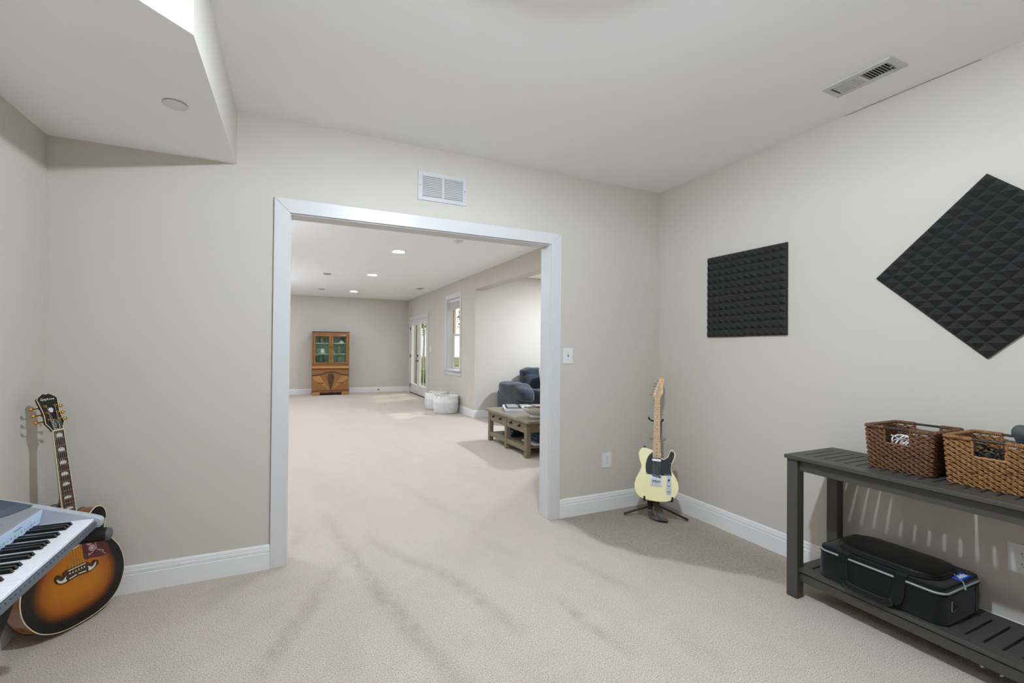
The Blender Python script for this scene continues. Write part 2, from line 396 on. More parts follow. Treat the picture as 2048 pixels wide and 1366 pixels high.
# doorway wall (one mesh with the cased opening)
w = MB(); jl, jr, jt = JL-.019, JR+.019, JT+.019
w.prism([(XL-.15, 0), (jl, 0), (jl, jt), (jr, jt), (jr, 0), (XR, 0), (XR, H2+.1), (XL-.15, H2+.1)], lambda a, b, h: (a, h, b), D+T, D)
struct(w.build('wall_back', M['wall']))
struct(B(XL-.15, XR+.12, YB-.15, YB, 0, H).build('wall_front', M['wall']))
# far room walls
struct(B(XFL-.15, XF+.11, F, F+.15, 0, H2).build('wall_far', M['wall']))
struct(B(XFL-.15, XFL, D+T, F, 0, H2).build('wall_far_left', M['wall']))
struct(B(XFL, XL-.15, D, D+T, 0, H2).build('wall_near_left', M['wall']))
FY0, FY1, FT = 11.17, 13.05, 2.125           # french door rough opening
WY0, WY1, WZ0, WZ1 = 8.735, 9.60, .862, 2.42
w = MB()
XO = XF + .205
for a in ((D+T, 4.75, 0, H2), (4.75, AY, AT, H2), (AY, WY0, 0, H2), (WY0, WY1, 0, WZ0-.003), (WY0, WY1, WZ1, H2), (WY1, FY0, 0, H2), (FY0, FY1, FT, H2), (FY1, F, 0, H2)):
    w.box(XF, XO if a[0] < WY1 else XF+.11, a[0], a[1], a[2], a[3])
struct(w.build('wall_far_right', M['wall']))
# alcove
struct(B(XO, AX, AY, AY+.15, 0, 2.88).build('wall_alcove_end', M['wall']))
w = MB(); az0, az1, ay0, ay1 = .6, 2.3, 5.3, 7.5
for a in ((AYN-.15, ay0, 0, 2.8), (ay1, AY+.15, 0, 2.8), (ay0, ay1, 0, az0), (ay0, ay1, az1, 2.8)): w.box(AX, AX+.15, a[0], a[1], a[2], a[3])
struct(w.build('wall_alcove_side', M['wall']))
struct(B(XO, AX, AYN-.15, AYN, 0, 2.88).build('wall_alcove_near', M['wall']))

# baseboards: board, bead, cap profile (distance from wall, z)
BBP = [(0,0), (.015,0), (.015,.098), (.0125,.102), (.0125,.104), (.0145,.106), (.0145,.121), (.011,.124), (.011,.126), (.0125,.128), (.0105,.140), (.006,.146), (0,.146)]
def baseboard(name, a, b, nrm):
    m = MB(); n = len(BBP); a, b, nrm = Vector(a), Vector(b), Vector(nrm)
    v = [tuple(p + nrm*d + Vector((0,0,z))) for p in (a, b) for d, z in BBP]
    f = [tuple(range(n)), tuple(range(n, 2*n))[::-1]] + [(i, n+i, n+(i+1)%n, (i+1)%n) for i in range(n)]
    return struct(m.add(v, f).build(name, M['bb_lightened']))
CL, CR, CT = -.1207, 1.9329, 2.254
baseboard('baseboard_back', (XL, D, 0), (CL, D, 0), (0,-1,0))
baseboard('baseboard_back', (CR, D, 0), (XR, D, 0), (0,-1,0))
baseboard('baseboard_right', (XR, YB, 0), (XR, D, 0), (-1,0,0))
baseboard('baseboard_left', (XL, YB, 0), (XL, D, 0), (1,0,0))
baseboard('baseboard_far', (XFL, F, 0), (XF, F, 0), (0,-1,0))
baseboard('baseboard_far_right', (XF, AY, 0), (XF, FY0-.11, 0), (-1,0,0))
baseboard('baseboard_far_right', (XF, FY1+.11, 0), (XF, F, 0), (-1,0,0))
baseboard('baseboard_alcove', (XF-.015, AY, 0), (AX, AY, 0), (0,-1,0))

# cased opening: mitred flat casing on this side + jambs
def casing_near(name, y0, y1):
    m = MB()
    fn = lambda a, b, h: (a, h, b)
    m.prism([(CL, 0), (OL, 0), (OL, OT), (CL, CT)], fn, y1, y0)
    m.prism([(OR_, 0), (CR, 0), (CR, CT), (OR_, OT)], fn, y1, y0)
    m.prism([(CL, CT), (OL, OT), (OR_, OT), (CR, CT)], fn, y1, y0)
    return m
tr = struct(casing_near('trim_1', D-.018, D).build('trim_1', M['trim'], bevel=.003))
m = MB(); m.box(jl, JL, D-.002, D+T+.002, 0, jt).box(JR, jr, D-.002, D+T+.002, 0, jt).box(JL, JR, D-.002, D+T+.002, JT, jt)
struct(m.build('trim_2', M['trim'], bevel=.0015))
struct(casing_near('trim_3', D+T, D+T+.018).build('trim_3', M['trim'], bevel=.003))

# caulk gap along the ceiling line on the right
struct(B(XR-.0025, XR, .98, 1.55, H-.0035, H).build('trim_4', mat('dark caulk gap', (138,133,125), .9)))

# french doors (door_1)
dr = bpy.data.objects.new('door_1', None); col.objects.link(dr); struct(dr)
m = MB(); cw = .09
fn = lambda a, b, h: (h, a, b)
ya, yb, zt = FY0-.005, FY1+.005, FT+.005
m.prism([(ya-cw, 0), (ya, 0), (ya, zt), (ya-cw, zt+cw)], fn, XF, XF-.018)
m.prism([(yb, 0), (yb+cw, 0), (yb+cw, zt+cw), (yb, zt)], fn, XF, XF-.018)
m.prism([(ya-cw, zt+cw), (ya, zt), (yb, zt), (yb+cw, zt+cw)], fn, XF, XF-.018)
m.build('door_casing', M['trim'], dr, bevel=.002)
B(XF, XF+.112, FY0, FY0+.02, 0, FT).box(XF, XF+.112, FY1-.02, FY1, 0, FT).box(XF, XF+.112, FY0+.02, FY1-.02, FT-.02, FT).build('door_jamb', M['trim'], dr)
B(XF-.005, XF+.14, FY0+.02, FY1-.02, 0, .02).build('threshold', M['iron'], dr)
ymid = (FY0+FY1)/2
for y0, y1, hinge in ((FY0+.022, ymid-.003, None), (ymid+.003, FY1-.022, 1)):
    lf = MB(); st = .135; zb, ztp = .28, 1.985
    x0, x1 = XF+.004, XF+.046
    lf.box(x0, x1, y0, y0+st, .022, FT-.023).box(x0, x1, y1-st, y1, .022, FT-.023).box(x0, x1, y0+st, y1-st, .022, zb).box(x0, x1, y0+st, y1-st, ztp, FT-.023)
    leaf = lf.build('door_leaf', M['trim'], dr, bevel=.002)
    fr = MB(); g0, g1 = y0+st, y1-st
    for a in ((g0-.018, g0+.008, zb-.018, ztp+.018), (g1-.008, g1+.018, zb-.018, ztp+.018)): fr.box(x0-.010, x1, a[0], a[1], a[2], a[3])
    for a in ((zb-.018, zb+.008), (ztp-.008, ztp+.018)): fr.box(x0-.010, x1, g0+.008, g1-.008, a[0], a[1])
    fr.build('glazing_bead', M['plastic'], leaf, bevel=.003)
    B(x0+.014, x0+.020, g0, g1, zb, ztp).build('pane', M['glass'], leaf)
    mt = MB(); mt.box(x0+.008, x0+.026, g0, g1, 1.085, 1.105); mt.box(x0+.008, x0+.026, (g0+g1)/2-.006, (g0+g1)/2+.006, zb, ztp)
    mt.build('glazing_bar', M['trim'], leaf)
    if hinge:
        for z in (.22, 1.08, 1.88): MB().cyl((x0-.009, y1+.004, z-.05), (x0-.009, y1+.004, z+.05), .012, 10).build('hinge', M['screen'], leaf)
        hn = MB().cyl((x0, y0+.065, .955), (x0-.012, y0+.065, .955), .032, 20).cyl((x0-.01, y0+.065, .955), (x0-.05, y0+.065, .955), .010, 10)
        hn.tube([(x0-.05, y0+.065, .955), (x0-.052, y0+.10, .955), (x0-.050, y0+.17, .955)], [.011, .010, .007], 10)
        hn.build('door_handle', M['screen'], leaf, smooth=True)
        MB().cyl((x0, y0+.065, 1.10), (x0-.02, y0+.065, 1.10), .028, 20).box(x0-.034, x0-.02, y0+.059, y0+.071, 1.085, 1.115).build('deadbolt', M['screen'], leaf)

# window_1 in the far right wall
wn = bpy.data.objects.new('window_1', None); col.objects.link(wn); struct(wn)
ya, yb, za, zb = WY0, WY1, WZ0, WZ1
m = MB()
m.prism([(ya-.085, za), (ya, za), (ya, zb), (ya-.085, zb+.085)], fn, XF, XF-.018)
m.prism([(yb, za), (yb+.085, za), (yb+.085, zb+.085), (yb, zb)], fn, XF, XF-.018)
m.prism([(ya-.085, zb+.085), (ya, zb), (yb, zb), (yb+.085, zb+.085)], fn, XF, XF-.018)
m.build('window_casing', M['trim'], wn, bevel=.002)
B(XF-.05, XF+.14, ya-.11, yb+.11, za-.026, za).build('sill', M['trim'], wn, bevel=.004)
B(XF-.016, XF, ya-.08, yb+.08, za-.115, za-.028).build('apron', M['trim'], wn, bevel=.002)
B(XF, XF+.14, ya, ya+.012, za, zb).box(XF, XF+.14, yb-.012, yb, za, zb).box(XF, XF+.14, ya+.012, yb-.012, zb-.012, zb).build('window_jamb', M['trim'], wn)
for z0, z1, xx in ((za, 1.64, XF+.14), (1.60, zb-.012, XF+.165)):
    s_ = MB(); y0, y1 = ya+.006, yb-.006
    s_.box(xx, xx+.028, y0, y0+.045, z0, z1).box(xx, xx+.028, y1-.045, y1, z0, z1).box(xx, xx+.028, y0+.045, y1-.045, z0, z0+.05).box(xx, xx+.028, y0+.045, y1-.045, z1-.045, z1)
    sash = s_.build('sash', M['trim'], wn, bevel=.003)
    B(xx+.011, xx+.017, y0+.045, y1-.045, z0+.05, z1-.045).build('pane', M['glass'], sash)
bl = MB()
bl.box(XF+.035, XF+.10, ya+.014, yb-.014, zb-.085, zb-.014)
for k in range(9): bl.box(XF+.045, XF+.092, ya+.018, yb-.018, zb-.10-.014*k, zb-.091-.014*k)
bl.box(XF+.043, XF+.094, ya+.018, yb-.018, zb-.235, zb-.222)
bl.build('raised_blind', M['trim'], wn)
# window_2 behind the camera, window_3 in the alcove (out of the picture)
for nm, ax in (('window_2', 0), ('window_3', 1)):
    wo = bpy.data.objects.new(nm, None); col.objects.link(wo); struct(wo); m = MB()
    if ax == 0:
        for a in ((wy0, wy0+.05, wz0, wz1), (wy1-.05, wy1, wz0, wz1), (wy0+.05, wy1-.05, wz0, wz0+.05), (wy0+.05, wy1-.05, wz1-.05, wz1)): m.box(XR+.05, XR+.10, a[0], a[1], a[2], a[3])
    else:
        for a in ((ay0, ay0+.05, az0, az1), (ay1-.05, ay1, az0, az1), (ay0+.05, ay1-.05, az0, az0+.05), (ay0+.05, ay1-.05, az1-.05, az1)): m.box(AX+.05, AX+.10, a[0], a[1], a[2], a[3])
    m.build('window_frame', M['trim'], wo)

# ------------------------------------------------------------------ wall and ceiling fittings
# return air grille above the opening
g = thing('return_air_grille', 'white metal return air grille on the wall above the wide doorway', 'vent', (.95, D, 2.471))
vx0, vx1, vz0, vz1 = -.181, .179, -.101, .100
m = MB()
for a in ((vx0, vx0+.032, vz0, vz1), (vx1-.032, vx1, vz0, vz1), (vx0+.032, vx1-.032, vz0, vz0+.03), (vx0+.032, vx1-.032, vz1-.03, vz1), (-.009, .007, vz0+.03, vz1-.03)): m.box(a[0], a[1], -.008, 0, a[2], a[3])
m.build('frame', M['ventm'], g, bevel=.002)
B(vx0+.03, vx1-.03, -.001, -.0005, vz0+.028, vz1-.028).build('backing', M['ventdark'], g)
for k in range(12):
    z = vz0+.034+.0121*k
    for a, b in ((vx0+.032, -.009), (.007, vx1-.032)):
        MB().add([(a,-.0075,z), (b,-.0075,z), (b,-.002,z+.011), (a,-.002,z+.011), (a,-.0065,z-.0012), (b,-.0065,z-.0012), (b,-.001,z+.010), (a,-.001,z+.010)], [(0,1,2,3), (7,6,5,4), (0,4,5,1), (3,2,6,7), (1,5,6,2), (0,3,7,4)]).build('louvre', M['ventm'], g)
for x in (vx0+.014, vx1-.014): MB().cyl((x, -.0105, 0), (x, -.008, 0), .004, 10).build('screw', M['grey'], g)
# ceiling register
g = thing('ceiling_register', 'white metal supply register in the ceiling near the right wall', 'vent', (2.63, 1.296, H))
m = MB(); a0, a1, b0, b1 = -.08, .075, -.152, .152
for q in ((a0, a0+.034, b0, b1), (a1-.030, a1, b0, b1), (a0+.034, a1-.030, b0, b0+.030), (a0+.034, a1-.030, b1-.026, b1), (a0+.034, a1-.030, -.010, .008)): m.box(q[0], q[1], q[2], q[3], -.008, 0)
m.build('frame', M['ventm'], g, bevel=.003)
B(a0+.03, a1-.03, b0+.02, b1-.02, -.001, -.0005).build('backing', M['ventdark'], g)
for k in range(9):
    for y0, sg in ((-.122+.0125*k, 1), (.014+.0125*k, -1)):
        d = .009*sg
        MB().add([(a0+.034, y0, -.008), (a1-.03, y0, -.008), (a1-.03, y0+d, -.0012), (a0+.034, y0+d, -.0012), (a0+.034, y0+.0014, -.008), (a1-.03, y0+.0014, -.008), (a1-.03, y0+d+.0014, -.0012), (a0+.034, y0+d+.0014, -.0012)], [(0,1,2,3), (7,6,5,4), (0,4,5,1), (3,2,6,7), (1,5,6,2), (0,3,7,4)]).build('louvre', M['ventm'], g)
B(-.012, .0, b0+.028, b0+.04, -.016, -.006).build('damper_lever', M['chrome'], g)
# round cover plate on the soffit
tag(MB().lathe([(.0, -.010), (.040, -.010), (.046, -.008), (.046, -.004), (.0362, -.004), (.0362, .003), (0, .003)][::1], (-.497, 2.376, HS), 32).build('sprinkler_cover', M['plastic'], smooth=True, origin=(-.497, 2.376, HS)), 'round white sprinkler cover plate under the low soffit at top left', 'cover plate')
scp = bpy.data.objects['sprinkler_cover']
MB().lathe([(.0364,-.0035), (.0475,-.0035), (.0475,-.001), (.0475,.001), (.0364,.001), (.0364,-.0035)], (0,0,0), 32).build('shadow_gap_ring', M['grey'], scp, smooth=True)
# ceiling lamp of the near room (just above the frame)
LX, LY = .80, 1.05
g = thing('ceiling_lamp', 'flush ceiling lamp in the middle of the music room ceiling', 'lamp', (LX, LY, H))
MB().lathe([(.0, -.052), (.152, -.052), (.152, -.076), (.160, -.076), (.160, -.04), (.06, 0), (0, 0)], (0,0,0), 40).build('base', M['ventm'], g, smooth=True)
MB().lathe([(.0, -.106), (.022, -.104), (.034, -.094), (.038, -.078), (.038, -.053), (0, -.053)], (0,0,0), 32).build('lamp_shade', M['lamp'], g, smooth=True)

def switch_plate(loc, w_, h_, label):
    g = thing('light_switch', label, 'switch', loc)
    MB().prism(rrect(-w_/2, w_/2, -h_/2, h_/2, .006), lambda a, b, h: (a, -h, b), 0, .006).build('plate', M['plastic'], g, bevel=.002)
    MB().prism(rrect(-.005, .005, -.012, .012, .001), lambda a, b, h: (a, -h, b), .006, .0075).add([(-.004,-.006,-.008), (.004,-.006,-.008), (.004,-.006,.008), (-.004,-.006,.008), (-.004,-.018,.004), (.004,-.018,.004), (.004,-.016,.010), (-.004,-.016,.010)], [(0,1,5,4), (1,2,6,5), (2,3,7,6), (3,0,4,7), (4,5,6,7)]).build('toggle', M['grey'], g)
    for z in (.03, -.03): MB().cyl((0,-.0075,z), (0,-.006,z), .003, 8).build('screw', M['grey'], g)
    return g
switch_plate((2.007, D, 1.289), .093, .128, 'white light switch plate on the wall right of the wide doorway')
def outlet(loc, w_, h_, label, ax, cat='outlet'):
    g = thing('power_outlet', label, cat, loc)
    fo = (lambda a, b, h: (a, -h, b)) if ax == 'y' else (lambda a, b, h: (-h, -a, b))
    MB().prism(rrect(-w_/2, w_/2, -h_/2, h_/2, .006), fo, 0, .006).build('plate', M['plastic'], g, bevel=.002)
    for z in (.0225, -.0225):
        sk = MB().prism([(.0175*math.cos(t*PI/12), max(-.0135, min(.0135, .0175*math.sin(t*PI/12)))+z) for t in range(24)], fo, .006, .0085).build('socket', M['plastic'], g)
        s_ = MB()
        for dx, hh in ((-.0065, .0045), (.0065, .0035)): s_.prism([(dx-.0011, z+.002-hh), (dx+.0011, z+.002-hh), (dx+.0011, z+.002+hh), (dx-.0011, z+.002+hh)], fo, .0085, .0088)
        s_.prism([(.0025*math.cos(t*PI/5), z-.0085+.0025*math.sin(t*PI/5)) for t in range(10)], fo, .0085, .0088)
        s_.build('slot', M['black'], sk)
    MB().prism([(.003*math.cos(t*PI/5), .003*math.sin(t*PI/5)) for t in range(10)], fo, .006, .0072).build('screw', M['grey'], g)
    return g
outlet((2.401, D, .418), .093, .126, 'white double power outlet on the wall left of the cream electric guitar', 'y')
outlet((XR, .842, .432), .102, .130, 'white double power outlet on the right wall above the lower bench shelf', 'x')

# acoustic foam tiles
TS = .3048; NP = 6
def foam_mesh():
    m = MB(); p = TS/NP; b0 = .016
    m.box(-TS/2, TS/2, -TS/2, TS/2, 0, b0)
    for i in range(NP):
        for j in range(NP):
            x0, y0 = -TS/2+i*p, -TS/2+j*p; e = .0012
            m.add([(x0+e,y0+e,b0), (x0+p-e,y0+e,b0), (x0+p-e,y0+p-e,b0), (x0+e,y0+p-e,b0), (x0+p/2,y0+p/2,b0+.035)], [(0,1,4), (1,2,4), (2,3,4), (3,0,4)])
    me = m.build('foam_tile', M['foam']); return me
# local x -> -Y world, local y -> Z, local z -> -X
RF = Matrix(((0,0,-1), (-1,0,0), (0,1,0)))
ft = foam_mesh()
first = True
def foam(y, z, ang, label, group, jit=-.001):
    global first
    if first: o = ft; first = False
    else:
        o = ft.copy(); col.objects.link(o)
    R2 = RF @ Matrix.Rotation(ang, 3, 'Z')
    o.matrix_world = Matrix.Translation((XR-jit, y, z)) @ R2.to_4x4()
    tag(o, label, 'foam panel', group); return o
cy, cz = 2.183, 1.755; h = TS/2+.0008
for dy, dz, n in ((1,1,'top left'), (-1,1,'top right'), (1,-1,'bottom left'), (-1,-1,'bottom right')):
    foam(cy+dy*h, cz+dz*h + (-.003 if (dy, dz) == (1,-1) else 0), 0, 'charcoal pyramid foam tile, %s of the upright square of four' % n, 'foam tiles in the upright square')
cy, cz = .956, 1.752; r2 = (TS+.0016)/math.sqrt(2)
for dy, dz, n in ((0,1,'top'), (1,0,'left'), (-1,0,'right'), (0,-1,'bottom')):
    foam(cy+dy*r2, cz+dz*r2, PI/4, 'charcoal pyramid foam tile, %s of the big diamond of four' % n, 'foam tiles in the big diamond')

# ------------------------------------------------------------------ acoustic guitar (u: treble side, v: up the neck, w: out of the top)
def rot3(a, b, c):
    M0 = Matrix(((1,0,0), (0,0,-1), (0,1,0)))
    return Matrix.Rotation(a, 3, 'Z') @ Matrix.Rotation(-b, 3, 'X') @ M0 @ Matrix.Rotation(c, 3, 'Z')
def fretd(n, L=.648): return L*(1-2**(-n/12))
R_ = rot3(.9749, .1436, .0308); S_ = 1.0187; P0 = Vector((-.9482, 2.7619, .2781)); VB = .258
ag = thing('acoustic_guitar', 'sunburst acoustic guitar leaning in the left corner behind the keyboard', 'guitar', P0 + S_*(R_ @ Vector((0, -VB, 0))), R_, S_)
def G(u, v, w): return (u, v+VB, w)
ctrl = [(0,-.256),(.09,-.247),(.165,-.206),(.210,-.133),(.219,-.06),(.203,.01),(.168,.07),(.147,.118),(.153,.150),(.163,.175),(.164,.200),(.156,.222),(.140,.236),(.116,.236),(.088,.215),(.062,.196),(.036,.192),(.030,.2886),(-.03,.2886),(-.09,.283),(-.14,.258),(-.163,.215),(-.158,.17),(-.141,.125),(-.168,.07),(-.203,.01),(-.219,-.06),(-.210,-.133),(-.165,-.206),(-.09,-.247)]
out = catmull(ctrl, 6); N = len(out)
DEP = .098
m = MB(); nb = N
for w_ in (-DEP, -.001): m.v += [G(a, b, w_) for a, b in out]
m.f += [(i, (i+1) % nb, nb+(i+1) % nb, nb+i) for i in range(nb)] + [tuple(range(nb))[::-1]]
m.build('body', M['maple_side'], ag, smooth=True, angle=50)
# soundboard with the sunburst finish (edge distance drives the stain)
rings = [0, .03, .07, .12, .18, .25, .33, .42, .52, .64, .78, .92]
m = MB(); ed = []
def dist_edge(a, b): return min(math.hypot(a-p, b-q) for p, q in out)
for t in rings:
    for a, b in out:
        sa, sb = a*.1, max(-.12, min(.09, b*.55)); q = (a+(sa-a)*t, b+(sb-b)*t)
        m.v.append(G(q[0], q[1], .002)); ed.append(min(1, dist_edge(*q)/.13))
for i in range(len(rings)-1):
    for k in range(N): m.f.append((i*N+k, i*N+(k+1) % N, (i+1)*N+(k+1) % N, (i+1)*N+k))
m.f.append(tuple((len(rings)-1)*N+k for k in range(N)))
sb_ = m.build('soundboard', M['burst'], ag)
at = sb_.data.attributes.new('edge', 'FLOAT', 'POINT')
for i, e in enumerate(ed): at.data[i].value = e
MB().tube([G(a*1.003, b*1.003, .000) for a, b in out], .0026, 6, closed=True).build('binding', M['cream'], ag, smooth=True)
MB().tube([G(a*1.0, b*1.0, -DEP+.001) for a, b in out], .0034, 6, closed=True).build('back_binding', M['neckdark'], ag, smooth=True)
MB().prism([(.05*math.cos(2*PI*k/40), .142+.05*math.sin(2*PI*k/40)) for k in range(40)], G, .0021, .0025).build('soundhole', M['black'], ag)
MB().tube([G(.056*math.cos(2*PI*k/40), .142+.056*math.sin(2*PI*k/40), .0025) for k in range(40)], .002, 5, closed=True).build('rosette', M['cream'], ag, smooth=True)
# pickguard with engraved flowers
pg = catmull([(.045,.115),(.039,.085),(.037,.046),(.040,.018),(.053,.010),(.076,.007),(.110,-.004),(.135,-.006),(.152,.009),(.153,.036),(.140,.058),(.118,.078),(.098,.095),(.075,.112)], 5)
pgo = MB().prism(pg, G, .002, .0042).build('pickguard', M['guard'], ag, bevel=.0008)
pink = mat('pale pink engraving', (226,190,178), .5); lil = mat('lilac engraving', (150,120,140), .5)
for cu_, cv_ in ((.070,.086), (.078,.055)):
    fl = MB()
    for k in range(9):
        a = 2*PI*k/9; fl.ball(G(cu_+.0085*math.cos(a), cv_+.0085*math.sin(a), .0043), (.0036, .0036, .0006), 8, 4)
    f_ = fl.build('flower', lil, pgo, smooth=True)
    MB().tube([G(cu_+.0135*math.cos(2*PI*k/24), cv_+.0135*math.sin(2*PI*k/24), .0044) for k in range(24)], .0007, 4, closed=True).ball(G(cu_, cv_, .0045), (.004,.004,.001), 10, 5).build('flower_outline', pink, pgo, smooth=True)
vine = MB()
for path in ([(.060,.026),(.072,.030),(.080,.036),(.092,.042),(.097,.055),(.094,.070),(.090,.085),(.092,.094)], [(.097,.048),(.103,.034),(.112,.027),(.122,.022),(.128,.008),(.136,-.001)], [(.094,.074),(.104,.070),(.112,.075),(.118,.074)], [(.066,.028),(.062,.034),(.058,.030)], [(.112,.027),(.116,.033)], [(.122,.020),(.130,.020)]):
    vine.tube([G(a, b, .0045) for a, b in catmull(path, 4, False)], .0009, 5)
vine.build('vine', pink, pgo, smooth=True)
# moustache bridge
bro = catmull([(-.088,-.006),(-.089,-.022),(-.076,-.040),(-.053,-.048),(-.031,-.046),(0,-.041),(.031,-.046),(.053,-.048),(.076,-.041),(.092,-.034),(.097,-.022),(.090,-.010),(.074,-.006),(.070,-.014),(.058,-.012),(.047,.002),(.0,.004),(-.047,.005),(-.057,-.010),(-.066,-.014),(-.068,-.004),(-.078,.002)], 4)
br = MB().prism(bro, G, .002, .009).build('bridge', M['rosewood'], ag, bevel=.0018)
MB().box(-.038, .038, .001+VB-.003, .001+VB+.0005, .009, .0125).build('saddle', M['pearl'], br)
for k in range(6): MB().ball(G(-.031+.0124*k, -.0155, .0102), (.0034,.0034,.0026), 10, 6).build('bridge_pin', M['cream'], br, smooth=True)
for sg in (-1, 1):
    MB().prism(catmull([(sg*.047,-.018),(sg*.060,-.030),(sg*.072,-.028),(sg*.081,-.017),(sg*.085,-.020),(sg*.078,-.034),(sg*.062,-.042),(sg*.046,-.041),(sg*.049,-.030)][::sg], 3), G, .009, .0094).build('bridge_inlay', M['pearl'], br)
    MB().prism([(sg*.004,-.031),(sg*.004,-.036),(sg*.036,-.040),(sg*.036,-.035)][::-sg], G, .009, .0094).build('bridge_inlay', M['pearl'], br)
# neck, fingerboard
def neck_section(v, hw, dp, w0, n=10):
    return [G(hw*math.cos(PI*k/n), v, w0-dp*math.sin(PI*k/n)) for k in range(n+1)]
m = MB(); secs = [(.2886,.028,.075), (.300,.028,.060), (.315,.0275,.036), (.335,.027,.023), (.40,.0262,.020), (.648,.0215,.017), (.665,.022,.016)]
for v, hw, dp in secs: m.v += neck_section(v, hw, dp, .006)
n = 11
for i in range(len(secs)-1):
    for k in range(n-1): m.f.append((i*n+k, (i+1)*n+k, (i+1)*n+k+1, i*n+k+1))
    m.f.append((i*n, i*n+n-1, (i+1)*n+n-1, (i+1)*n))
m.f += [tuple(range(n)), tuple((len(secs)-1)*n+k for k in range(n))[::-1]]
m.build('neck', M['neckdark'], ag, smooth=True, angle=60)
ve = .648-fretd(20)-.006
def fw(v): return .0215 + (.0275-.0215)*(.648-v)/(.648-ve)
fb = MB().prism([(-fw(ve),ve),(fw(ve),ve),(fw(.648),.648),(-fw(.648),.648)], G, .006, .0122).build('fretboard', M['rosewood'], ag, bevel=.001)
for sg in (-1, 1):
    MB().prism([(sg*(fw(ve)),ve),(sg*(fw(ve)+.0018),ve),(sg*(fw(.648)+.0018),.648),(sg*(fw(.648)),.648)][::sg], G, .0055, .0121).build('fretboard_binding', M['cream'], ag)
for k in range(1, 21):
    v = .648-fretd(k); MB().tube([G(-fw(v)+.0005, v, .0122), G(fw(v)-.0005, v, .0122)], .001, 6).build('fret', M['chrome'], fb, smooth=True)
for k in (1, 3, 5, 7, 9, 12, 15, 17):
    vc = .648-(fretd(k)+fretd(k-1))/2; fh = (fretd(k)-fretd(k-1))*.36; hw = fw(vc)*.66
    cr_ = [(-hw*.86,-fh),(hw*.86,-fh),(hw*.95,fh*.25),(hw*.62,fh*.05),(hw*.5,fh*.72),(hw*.2,fh*.2),(0,fh),(-hw*.2,fh*.2),(-hw*.5,fh*.72),(-hw*.62,fh*.05),(-hw*.95,fh*.25)]
    MB().prism([(a, vc+b) for a, b in cr_], G, .0122, .01245).build('crown_inlay', M['pearl'], fb)
MB().box(-.0225, .0225, .648+VB, .654+VB, .006, .0145).build('nut', M['cream'], ag, bevel=.001)
# headstock: tilted back 14 degrees
ta = math.radians(14)
def HD(a, b, h): return G(a, .652+b*math.cos(ta)+h*math.sin(ta), .006-b*math.sin(ta)+h*math.cos(ta))
hout = catmull([(-.022,-.002),(-.024,.010),(-.037,.036)], 4, False) + [(-.0375,.040)] + catmull([(-.037,.044),(-.033,.085),(-.041,.156)], 5, False) + catmull([(-.036,.164),(-.018,.178),(-.008,.181),(.0,.177),(.008,.181),(.018,.178),(.036,.164)], 4, False) + catmull([(.041,.156),(.033,.085),(.037,.044)], 5, False) + [(.0375,.040)] + catmull([(.037,.036),(.024,.010),(.022,-.002)], 4, False)
hout = hout[::-1]
hs = MB().prism(hout, HD, -.0135, -.0006).build('headstock', M['neckdark'], ag, bevel=.0008)
MB().prism([(a*.985, b) for a, b in hout], HD, -.0005, .0012).build('headstock_veneer', M['ebonygloss'], hs)
MB().tube([HD(a, b, .0002) for a, b in hout[2:-2]], .0014, 6).build('headstock_binding', M['cream'], hs, smooth=True)
mh = Matrix.Translation(Vector(HD(0, 0, .0013))) @ Matrix(((1,0,0,0), (0,math.cos(ta),math.sin(ta),0), (0,-math.sin(ta),math.cos(ta),0), (0,0,0,1)))
text_mesh('Epiphone', .0155, 'logo_lettering', M['pearl'], hs, mh @ Matrix.Translation((0,.1535,.0001)), shear=.25)
MB().prism(catmull([(-.005,.088),(.005,.088),(.007,.094),(.011,.104),(.007,.106),(.005,.112),(0,.108),(-.005,.112),(-.007,.106),(-.011,.104),(-.007,.094)], 2), HD, .0012, .0016).build('crown_inlay', M['pearl'], hs)
tr_ = MB().prism(catmull([(-.010,.006),(.010,.006),(.011,.030),(.005,.048),(0,.051),(-.005,.048),(-.011,.030)], 4), HD, .0012, .0030).build('truss_rod_cover', M['ebonygloss'], hs)
MB().tube([HD(a, b, .0026) for a, b in catmull([(-.010,.006),(.010,.006),(.011,.030),(.005,.048),(0,.051),(-.005,.048),(-.011,.030)], 4)], .0008, 5, closed=True).build('cover_border', M['cream'], tr_, smooth=True)
sq = MB()
for k, (a, b) in enumerate(((-.002,.038), (.002,.029), (-.001,.020))):
    sq.tube([HD(a+.004*math.cos(t), b+.0042*math.sin(t)-.0006*t, .0032) for t in [x*.6 for x in range(9)]], .0006, 5)
sq.build('cover_script', M['pearl'], tr_, smooth=True)
for sg in (-1, 1):
    for b in (.053, .086, .119):
        au = sg*.021
        tn = thing_part = bpy.data.objects.new('tuner', None); col.objects.link(tn); tn.parent = ag; tn.empty_display_size = .01
        MB().cyl(HD(au, b, .001), HD(au, b, .003), .006, 16).cyl(HD(au, b, .003), HD(au, b, .012), .0034, 12).build('tuner_post', M['gold'], tn, smooth=True)
        MB().cyl(HD(au, b, -.030), HD(au, b, -.013), .0075, 12).cyl(HD(au, b, -.021), HD(sg*.053, b, -.021), .0026, 8).build('tuner_shaft', M['gold'], tn, smooth=True)
        bt_ = MB(); cpt = Vector(HD(sg*.060, b, -.021))
        bt_.ball(cpt, (.0100, .0085, .0080), 14, 8); bt_.build('tuner_button', M['gold'], tn, smooth=True)
for k in range(6):
    us = -.031+.0124*k; un = -.018+.0072*k; sg = -1 if k < 3 else 1; b = (.053, .086, .119)[k] if k < 3 else (.119, .086, .053)[k-3]
    MB().tube([G(us, -.013, .0105), G(us, -.0015, .0128), G(un, .650, .0150), HD(sg*.0185, b, .007)], .0003+.00007*(5-k), 5).build('string', M['string'], ag)

